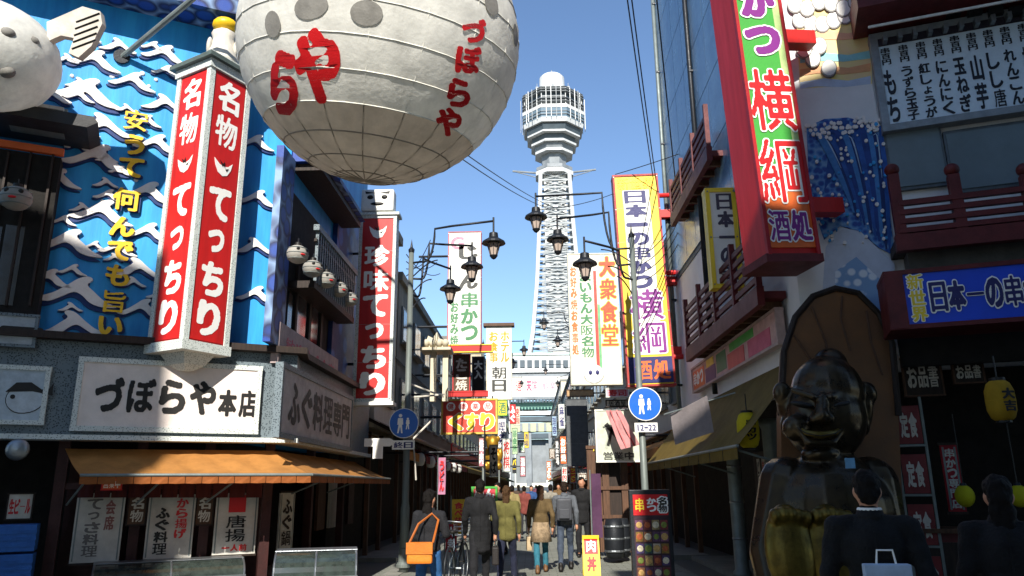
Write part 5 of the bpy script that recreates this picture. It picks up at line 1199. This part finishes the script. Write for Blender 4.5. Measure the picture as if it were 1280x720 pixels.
mb.limb(sp(1016, 496, -.40), sp(992, 488, -.29), 4.5*KS, 3.5*KS); mb.limb(sp(1038, 496, -.40), sp(1062, 487, -.28), 4.5*KS, 3.5*KS)
mb.limb(sp(1000, 538, -.37), sp(1010, 553, -.42), 3.5*KS, 4*KS); mb.limb(sp(1010, 553, -.42), sp(1042, 553, -.42), 4.5*KS, 4.5*KS); mb.limb(sp(1042, 553, -.42), sp(1054, 537, -.36), 4*KS, 3.5*KS)
for s, px in ((-1, 982), (1, 1080)):
    se(px, 508, 9, 30, 14, .05, (0, s*.12, 0)); se(px+s*4, 492, 11, 14, 9, .0); se(px-s*1, 532, 7, 12, 8, 0)
se(1036, 590, 40, 25, 40); se(1036, 640, 72, 66, 58); se(1038, 715, 82, 76, 72); se(1040, 790, 95, 55, 80)
mb.limb(sp(1088, 604), sp(1112, 690, -.15), 30*KS, 22*KS); mb.limb(sp(1112, 690, -.15), sp(1090, 760, -.4), 22*KS, 18*KS)
mb.limb(sp(982, 604), sp(962, 690, -.15), 30*KS, 22*KS); mb.limb(sp(962, 690, -.15), sp(975, 760, -.4), 22*KS, 18*KS)
mb.limb(sp(1005, 765, -.2), sp(985, 775, -.7), 34*KS, 26*KS); mb.limb(sp(1068, 765, -.2), sp(1080, 775, -.7), 34*KS, 26*KS)
obj('body', remesh(mb, .02, 2), BRONZE, st_)
for px in (988, 1040):
    f0 = MB().ell(sp(px, 690, -.75), (26*KS, 12*KS, 48*KS), (R(-8), 0, 0)); 
    for k in range(5): f0.ell(sp(px-20+k*10, 642+abs(k-1.5)*2, -.78), (5.4*KS, 9*KS, 8*KS))
    obj('foot_sole', remesh(f0, .02, 3, 'foot_sole'), mat('worn_brass', '#7a6428', .35, metal=.7, var=.4, scale=6), st_)
gp = [(996, 533, -.33), (1008, 541, -.43), (1026, 544, -.475), (1044, 541, -.43), (1057, 532, -.32)]
MB().tube([sp(*q) for q in gp], [.012, .03, .04, .03, .012], 10).build('grin', mat('grin_brass', '#6e5c26', .3, metal=.6), st_, True)
MB().tube([sp(x, y+1, d-.05) for x, y, d in gp], .006, 6).build('grin_line', BLACK, st_, True)
for px, a in ((1003, .2), (1049, -.2)): MB().ell(sp(px, 506, -.385), (13*KS, 5*KS, 3.5*KS), (0, a, 0)).build('eye_slit', BLACK, st_, True)
MB().bb(-.95, .95, -.75, .8, 0, .55).build('plinth', mat('plinth_stone', '#3c3a36', .5), st_, bevel=.03)
t = sign('price_note', 'small pale blue note pasted on the statue', 'notice', frame(PY(7.72), 1056, 572, 1069, 586), .012, mat('note_blue', '#6fa0c0', .6))

# ------------------------------------------------------------------ goods before the dark shop
def rack(label, x0, x1, y0, pl, n):
    a, b = pl.hit(x0, 640), pl.hit(x1, 640); w = (b-a).length; top = pl.hit(x0, y0).z
    t = thing('menu_rack', label, 'rack', (a.x, a.y, .08), pl.rz)
    for x in (0, w): MB().bb(x-.015, x+.015, -.015, .015, 0, top).build('upright', GSTEEL, t)
    for k in range(n):
        z = top-(k+1)*top/(n+.4)
        MB().bb(0, w, -.03, .2, z-.012, z+.012).build('shelf', GSTEEL, t)
        MB().bb(w*.08, w*.92, -.02, .0, z+.02, z+top/(n+.4)*.82).build('poster', mat('poster_dark_red', '#7a2024', .5, var=.2), t)
        write(t, '定食', (w*.2, z+.08, w*.8, z+top/(n+.4)*.7), -.025, OFFW, .06, None, False)
rack('steel rack with dark red posters right of the statue', 1132, 1170, 505, ZR.off(-.1), 4)
t, f = stand('shop_banner', 'dark red vertical banner in the shaded shop right of the poster rack', 1180, 556, 1202, 640, ZR.off(-.2)); [c for c in t.children if c.name.startswith('cloth')][0].data.materials[0] = RDC
write(t, '串かつ専門店', (-f.w*.3, -f.h*.45, f.w*.3, f.h*.45), -.024, OFFW, .07)
for i, px in enumerate((1206, 1274)):
    q = ZR.off(.3).hit(px, 620); t = thing('yellow_balloon', ('yellow ball lamp left of the person at the right edge', 'yellow ball lamp right of the person at the right edge')[i], 'lamp', q, 0, 'yellow balls in the dark shop')
    MB().ell((0, 0, 0), (.1, .1, .12)).build('ball', cloth('ball_yellow', '#c9c41c', .3), t, True); MB().tube([(0, 0, .11), (0, 0, .9)], .006, 5).build('cord', BLACK, t); MB().lathe([(.04, .1), (.03, .14)], 10).build('cap', IRON, t)
for i, (x0, x1, y0, y1) in enumerate(((1128, 1178, 446, 496), (1190, 1230, 450, 480))):
    t = sign('dark_menu_panel', ('dark wood menu panel over the poster rack', 'small dark menu panel left of the amber lantern')[i], 'sign', frame(ZR.off(-.25), x0, y0, x1, y1), .05, DWOOD, BWOOD, .02, [('お品書', (.1, .2, .9, .8), OFFW, .06, None, False)])
f = frame(ZR.off(-.1), 1195, 640, 1232, 720)
t = thing('counter', 'dark serving counter in the shaded right shop', 'counter', (f.loc.x, f.loc.y, .08), ZR.rz)
MB().bb(-.6, 1.6, 0, .5, 0, .95).build('front', DRED, t); MB().bb(-.65, 1.65, -.06, .55, .951, 1.0).build('top', BWOOD, t)
for i in range(4): MB().bb(-.5+i*.5, -.1+i*.5, -.012, -.001, .15, .85).build('front_panel', DWOOD, t)
# standing picture sign
f = frame(PY(10.3), 789, 612, 841, 760)
t = thing('standing_sign', 'black-framed standing picture sign with a red header on the right', 'sign', (f.loc.x, 10.3, 0)); w = f.w; top = f.loc.z+f.h/2
MB().bb(-w/2, w/2, -.06, .06, .12, top).build('body', IRON, t, bevel=.01)
for s in (-1, 1): MB().bb(s*w*.4-.04, s*w*.4+.04, -.2, .2, 0, .12).build('foot', IRON, t)
plate(t, 'picture_ground', mat('collage_dark', '#3d2430', .5, var=.3), -w*.42, w*.42, .2, top-.06, -.061, .006); plate(t, 'red_header', LRED, -w*.42, w*.42, top-.32, top-.06, -.068, .006)
write(t, '串', (-w*.38, top-.28, -w*.15, top-.1), -.078, SYEL, .1); write(t, 'かつ', (-w*.1, top-.28, w*.15, top-.1), -.078, LETW, .08); write(t, '名物', (w*.18, top-.29, w*.4, top-.09), -.078, BLACK, .08, (LETW, .3))
cols = ['#7a4a6a', '#8a6a2a', '#4a3a6a', '#6a2a2a', '#8a5a3a', '#3a5a5a', '#a08a5a', '#5a3a5a', '#b0a090', '#7a3030']
for i in range(4):
    for k in range(8):
        x = -w*.39+i*w*.2; z = top-.5-k*.145; r = .035+.012*rnd.random()
        MB().bb(x, x+w*.175, -.076, -.068, z, z+.12).build('picture', mat('dish%d' % ((i*3+k) % 10), cols[(i*3+k) % 10], .5, var=.4, scale=25), t)
        q = MB().lathe([(r, 0), (r*.8, .004)], 10).build('dish', mat('food%d' % ((i+k) % 4), ['#c9a060', '#b05a30', '#d8cdb0', '#7a8a3a'][(i+k) % 4], .5, var=.3, scale=30), t); q.location = (x+w*.088, -.0765, z+.06); q.rotation_euler = (math.pi/2, 0, 0)

# ------------------------------------------------------------------ overhead wires
WIRE = mat('cable_black', '#1a1c20', .6)
def wire(label, p, q, sag=.25, r=.012):
    p = Vector(p); q = Vector(q); t = MB().tube([p.lerp(q, k/20)-p+Vector((0, 0, -sag*4*(k/20)*(1-k/20))) for k in range(21)], r, 5).build('overhead_wire', WIRE); t.location = p
    tag(t, label, 'wire', 'overhead wires')
wire('black wire from the top of the picture down to the yellow sign', at(776, -60, 9), at(817, 226, 17), .1); wire('black wire just right of the first, coming down from above', at(782, -60, 9.3), at(822, 240, 17), .1)
wire('black wire crossing down in front of the blue-grey facade', at(815, -60, 11), at(848, 262, 17.4), .1, .014)
wire('upper black wire running from the big lantern to the tower foot', at(470, 110, 11.5), at(700, 262, 45), .3, .016); wire('lower black wire running from the big lantern towards the lamps', at(470, 120, 11.5), at(690, 262, 40), .3, .016)
for i in range(4):
    wire(f'{("lowest", "second", "third", "topmost")[i]} of the slack cables from the left lamp pole to the beige building', at(508, 345-i*9, 15.5), at(538+i*4, 300+i*14, 17.8+i), .12+.03*i, .011)
    wire(f'{("lowest", "second", "third", "topmost")[i]} of the slack cables from the right lamp pole to the right facade', at(806, 350-i*11, 15.3), at(850+i*3, 300-i*22, 16.6), .15+.04*i, .011)
wire('cable bundle along the left facades above the shops', (-3.8, 17.7, 5.2), (-3.8, 60, 6.0), .3, .03); wire('cable bundle along the right facades above the shops', (3.8, 17.7, 5.4), (3.8, 58, 6.0), .3, .03)
wire('thin wire between the yellow sign and the upper balcony', at(769, 218, 17.1), at(866, 186, 15.5), .02, .01); wire('thin wire from the lamps to the yellow sign', at(668, 262, 15.4), at(772, 240, 17.1), .1, .008)
# ------------------------------------------------------------------ people
def person(label, px, y, H, face, top, trous, hair='#15110f', long=False, coat=.86, stride=.12, arms=0, shoes='#1a1614', group=None, vox=.016, skirt=None, xoff=None, sh=1.0, hairlen=0, bag=0, bagc='#333333', baglabel=''):
    """face: heading in radians, 0 walks away from the viewer; coat: height of the hem as a part of 1.7 m"""
    base = Vector((xz(px, y) if xoff is None else xoff, y, .006)); t = thing('person', label, 'person', base, face, group); k = H/1.7
    V = lambda x, yy, z: (x*k, yy*k, z*k)
    st = stride; hip = {s: V(s*.09, 0, .9) for s in (-1, 1)}; kn = {s: V(s*.095, s*st*.6+.03, .49) for s in (-1, 1)}; an = {s: V(s*.095, s*st-.02, .09) for s in (-1, 1)}
    shd = {s: V(s*.175*sh, 0, 1.38) for s in (-1, 1)}; el = {}; wr = {}
    for s in (-1, 1):
        el[s] = V(s*.235*sh, -.04-s*st*.4, 1.11); wr[s] = V(s*.235, .08-s*st*.7, .88)
        if arms == s or arms == 2: el[s] = V(s*.25, .02, 1.13); wr[s] = V(s*.14, .24, 1.15)
    b = MB(); h0 = V(0, .015, 1.585)
    b.ell(h0, (.072*k, .092*k, .112*k), n=18, m=14).ell(V(0, .045, 1.53), (.052*k, .05*k, .05*k)).ell(V(0, .108, 1.57), (.013*k, .02*k, .02*k)).ell(V(0, .098, 1.528), (.025*k, .012*k, .008*k))
    for s in (-1, 1): b.ell(V(s*.074, .0, 1.575), (.012*k, .022*k, .032*k)); b.ell(V(s*.03, .092, 1.6), (.014*k, .01*k, .008*k))
    b.limb(V(0, -.005, 1.38), V(0, .005, 1.52), .06*k, .052*k); b.ell(V(0, 0, 1.25), (.15*k, .095*k, .2*k)).ell(V(0, 0, 1.0), (.14*k, .1*k, .16*k))
    for s in (-1, 1):
        b.limb(shd[s], el[s], .048*k, .04*k).limb(el[s], wr[s], .04*k, .028*k); b.limb(hip[s], kn[s], .078*k, .052*k).limb(kn[s], an[s], .052*k, .036*k)
        a = Vector(an[s]); b.limb(a+Vector((0, -.03, -.04))*k, a+Vector((0, .14, -.05))*k, .038*k, .03*k)
        w = Vector(wr[s]); d = (w-Vector(el[s])).normalized(); sd = d.cross(Vector((0, 1, .01))).normalized(); pm = w+d*.075*k
        b.limb(w, pm, .028*k, .032*k)
        fw = d.cross(sd)
        for i in range(4):
            o = pm+fw*((i-1.5)*.018*k); m1 = o+d*(.045+.008*(1.5-abs(i-1.5)))*k; b.limb(o, m1, .0095*k, .0088*k, 6); b.limb(m1, m1+(d*.8+sd*(-s)*.6).normalized()*.035*k, .0088*k, .007*k, 6)
        b.limb(w+d*.03*k+fw*.02*k, w+d*.07*k+fw*.06*k, .011*k, .008*k, 6)
    obj('body', remesh(b, vox, 2), SKIN, t)
    c = MB(); c.ell(V(0, -.0, 1.26), (.185*k*sh, .125*k, .2*k)).ell(V(0, 0, 1.03), (.168*k, .13*k, .2*k)).limb(shd[-1], shd[1], .068*k, .068*k).limb(V(0, -.01, 1.36), V(0, -.01, 1.455), .085*k, .066*k)
    hem = coat*1.0
    for z in np.arange(.95, hem, -.05): c.ell(V(0, 0, z), (.172*k, .132*k, .07*k))
    for s in (-1, 1): c.limb(shd[s], el[s], .066*k, .056*k).limb(el[s], Vector(wr[s]).lerp(Vector(el[s]), .08), .056*k, .043*k)
    tm = mat('cloth_'+top[1:], top, .85, var=.22, scale=9, bump=.5); obj('jacket', remesh(c, vox*1.1, 3, 'jacket', .016*k), tm, t)
    MB().lathe([(.078*k, 1.40*k), (.082*k, 1.44*k), (.07*k, 1.475*k), (.062*k, 1.46*k)], 16).build('collar', tm, t, True)
    MB().tube([V(0, -.128, 1.36), V(0, -.14, 1.2), V(0, -.14, 1.0), V(0, -.137, max(hem, .8))], .004*k, 5).build('back_seam', tm, t)
    q = MB().ell(V(0, 0, .93), (.152*k, .115*k, .13*k))
    for s in (-1, 1): q.limb(hip[s], kn[s], .09*k, .066*k).limb(kn[s], Vector(an[s])+Vector((0, 0, .03*k)), .066*k, .055*k)
    obj('trousers', remesh(q, vox*1.1, 3, 'trousers', .014*k, 11), mat('denim_'+trous[1:], trous, .85, var=.25, scale=10, bump=.4), t)
    if skirt:
        q = MB().lathe([(.165*k, .98*k), (.19*k, .8*k), (.225*k, .6*k), (.215*k, .6*k), (.16*k, .95*k)], 18); q.build('skirt', mat('skirt_'+skirt[1:], skirt, .85, var=.35, scale=14, bump=.4), t, True)
    for s in (-1, 1):
        a = Vector(an[s]); q = MB().limb(a+Vector((0, -.035, -.045))*k, a+Vector((0, .15, -.055))*k, .046*k, .038*k).limb(a+Vector((0, -.02, -.03))*k, a+Vector((0, -.02, .05))*k, .048*k, .046*k); obj('shoe', remesh(q, vox, 2, 'shoe'), mat('shoe_'+shoes[1:], shoes, .5), t)
    hm = mat('hair_'+hair[1:], hair, .6, var=.3, scale=40, bump=.5, spec=.15)
    q = MB().ell(V(0, -.012, 1.628), (.08*k, .097*k, .088*k)).ell(V(0, -.045, 1.585), (.071*k, .066*k, .082*k)).ell(V(.02, .05, 1.665), (.05*k, .05*k, .03*k))
    if hairlen: q.ell(V(0, -.055, 1.53-hairlen*.35), (.07*k, .042*k, (.09+hairlen*.4)*k))
    hme = remesh(q, vox*.7, 1, 'hair', .012*k, 30); obj('hair', hme, hm, t)
    if bag:
        s = 1 if bag > 0 else -1; bm_ = mat('carry_'+bagc[1:], bagc, .6, var=.2); bz_ = Vector(wr[s])+Vector((0, 0, -.1*k)); pb = base+Matrix.Rotation(face, 3, 'Z') @ bz_
        if abs(bag) == 2: pb = base+Matrix.Rotation(face, 3, 'Z') @ Vector(V(0, -.2, 1.18))
        g = thing('backpack' if abs(bag) == 2 else 'hand_bag', baglabel, 'bag', pb, face)
        if abs(bag) == 2: MB().bb(-.15, .15, -.09, .07, -.22, .2).build('pack', bm_, g, bevel=.04); MB().bb(-.1, .1, -.125, -.091, -.18, .0).build('pocket', bm_, g, bevel=.012)
        else: MB().bb(-.05, .05, -.16, .16, -.34, -.08).build('pouch', bm_, g, bevel=.02); MB().tube([(0, -.09, -.08), (0, -.05, .02), (0, .05, .02), (0, .09, -.08)], .008, 6).build('handle', bm_, g)
    return t, k
A, k = person('woman in a black jacket with an orange shoulder bag, seen from behind', 537, 9.6, 1.56, R(-20), '#1a1a1e', '#2a5a8c', long=True, hairlen=.25, coat=.9, arms=1)
t = thing('shoulder_bag', 'orange leather shoulder bag on the woman in black', 'bag', at(525, 690, 9.3), R(12)); ORB = mat('bag_orange', '#d8781c', .5, var=.15)
MB().bb(-.15, .15, -.06, .06, -.13, .11).build('pouch', ORB, t, bevel=.03); MB().bb(-.155, .155, -.072, -.061, -.02, .11).build('flap', mat('bag_flap', '#c06a18', .5), t)
bp = at(525, 690, 9.3)
MB().tube([Vector((-.13, 0, .1)), at(523, 655, 9.38)-bp, at(540, 642, 9.5)-bp, at(548, 650, 9.45)-bp, Vector((.15, 0, .1))], .014, 6).build('strap', mat('strap_brown', '#a85a1c', .5), t); t.rotation_euler = (0, 0, 0)
person('man in a long black coat walking away on the left', 600, 12.3, 1.7, R(4), '#0f0f12', '#141418', coat=.62, stride=.24, bag=1, bagc='#1c1614', baglabel='dark hand bag carried by the man in the long black coat')
person('girl in an olive jacket and dark jeans right of the black-coated man', 633, 13.4, 1.6, R(-8), '#5f5a2c', '#1d2238', hair='#4a3420', hairlen=.15, coat=.78, stride=.2, arms=-1)
person('woman in a brown jacket and patterned beige skirt walking away mid street', 675, 15.2, 1.6, R(3), '#5c4a2c', '#2c6a7c', hair='#4a3424', hairlen=.1, coat=.9, skirt='#9a8468', stride=.2, shoes='#6a4a2c', bag=-1, bagc='#b09a78', baglabel='beige hand bag of the woman in the brown jacket')
person('man in a grey jacket and jeans walking away beside the brown-jacketed woman', 705, 15.6, 1.67, R(-4), '#585c62', '#3c4656', hair='#2c2018', coat=.86, stride=.26, bag=2, bagc='#3c3e44', baglabel='dark grey backpack on the man in the grey jacket')
person('tall person in black standing by the right shops facing the street', 727, 18.4, 1.78, R(170), '#121214', '#18181c', coat=.7, stride=.04)
for i, (px, y, top, tr, f, lb) in enumerate([(655, 27, '#7a3c34', '#2a2a30', 0, 'far walker in a dull red top near the street centre'), (664, 31, '#2a4a7a', '#20242c', 3.1, 'far walker in a blue top coming towards the viewer'), (688, 25, '#8a8478', '#30343c', 0, 'far walker in a pale grey top behind the grey-jacketed man'),
        (648, 36, '#4a3a30', '#26221e', .2, 'far walker in a dark brown coat on the left'), (698, 33, '#6a5030', '#2a2a30', 3, 'far walker in a tan coat on the right'), (678, 42, '#b0a898', '#404850', 0, 'far walker in a cream top in mid street'), (640, 24, '#8a7a50', '#3a3a40', 0, 'far walker in a khaki top by the left shops'), (712, 28, '#38383c', '#1c1c20', 0, 'far walker in charcoal by the right shops'),
        (670, 50, '#6a3a50', '#30303a', 0, 'farthest walker in a plum top before the tower'), (622, 19, '#4c4038', '#2c2a30', 2.6, 'person in a dark jacket by the left stalls behind the olive-jacketed girl')]):
    person(lb, px, y, 1.6+.02*(i % 5), f, top, tr, group='walkers down the street', vox=.03, coat=.7+.05*(i % 5), stride=.14+.04*(i % 4), arms=(0, 1, -1)[i % 3],  hairlen=.1*(i % 2))
person('man in a black suit with a white collar looking at the statue', 1083, 4.7, 1.66, R(-18), '#0b0b0d', '#0e0e12', coat=.8, stride=.03, vox=.014, sh=1.12)
q = at(1083, 640, 4.7)
cb = thing('shirt_collar', 'white shirt collar at the neck of the black-suited man', 'collar', Vector((xz(1083, 4.7), 4.7, 1.66/1.7*1.462)), R(-18))
MB().lathe([(.066, 0), (.07, .02), (.064, .03)], 18).build('band', LETW, cb)
t = thing('paper_bag', 'pale blue-white bag carried low behind the black-suited man', 'bag', at(1110, 722, 4.35), R(-8))
MB().bb(-.12, .12, -.03, .03, -.24, .07).build('bag_body', mat('bag_pale', '#a9bcd4', .6), t, bevel=.008); MB().tube([(-.05, 0, .07), (-.04, 0, .14), (.04, 0, .14), (.05, 0, .07)], .006, 5).build('handle', LETW, t)
person('second dark-clothed person at the right edge facing the shop', 1246, 4.6, 1.62, R(-25), '#0d0c0f', '#101014', coat=.76, stride=.05, vox=.014, hairlen=.12)
# ------------------------------------------------------------------ bicycle by the left stalls
t = thing('parked_bicycle', 'dark bicycle parked end-on behind the woman with the orange bag', 'bicycle', (xz(572, 13.2), 13.2, .01), R(82))
for x in (-.52, .52):
    w = MB().tube([(x+.32*math.cos(q), 0, .33+.32*math.sin(q)) for q in [2*math.pi*i/24 for i in range(25)]], .02, 8, caps=False).build('tyre', IRON, t, True)
    MB().tube([(x+.295*math.cos(q), 0, .33+.295*math.sin(q)) for q in [2*math.pi*i/24 for i in range(25)]], .01, 6, caps=False).build('rim', STEEL, w, True)
    for i in range(10): q = math.pi*i/5; MB().tube([(x, 0, .33), (x+.29*math.cos(q), 0, .33+.29*math.sin(q))], .003, 4).build('spoke', STEEL, w)
fr = MB().tube([(-.52, 0, .33), (-.12, 0, .3), (.4, 0, .72), (-.2, 0, .62), (-.12, 0, .3)], .018, 8).tube([(-.52, 0, .33), (-.2, 0, .62), (-.24, 0, .85)], .016, 8).tube([(.52, 0, .33), (.4, 0, .72), (.36, 0, .98)], .018, 8); fr.build('frame', mat('bike_frame', '#2c3640', .3, metal=.4), t, True)
MB().ell((-.26, 0, .88), (.13, .08, .035)).build('saddle', BLACK, t, True); MB().tube([(.2, -.27, .98), (.32, -.24, 1.02), (.36, 0, 1.0), (.32, .24, 1.02), (.2, .27, .98)], .012, 8).build('handlebar', STEEL, t, True)
bk = MB()
for i in range(6): bk.tube([(.45+.05*i, -.16, .78), (.45+.05*i, -.17, 1.0)], .004, 4).tube([(.45+.05*i, .16, .78), (.45+.05*i, .17, 1.0)], .004, 4)
for z in (.78, .85, .92, 1.0): bk.tube([(.45, -.165, z), (.7, -.165, z), (.7, .165, z), (.45, .165, z), (.45, -.165, z)], .005, 4)
tag(bk.build('basket', STEEL, t), kind='stuff'); MB().tube([(-.12, -.1, .3), (-.12, .1, .3)], .02, 8).build('crank', STEEL, t)
for s in (-1, 1): MB().box((-.12+s*.1, s*.13, .3-s*.12), (.09, .06, .02)).build('pedal', BLACK, t)
bpy.data.scenes.remove(work)
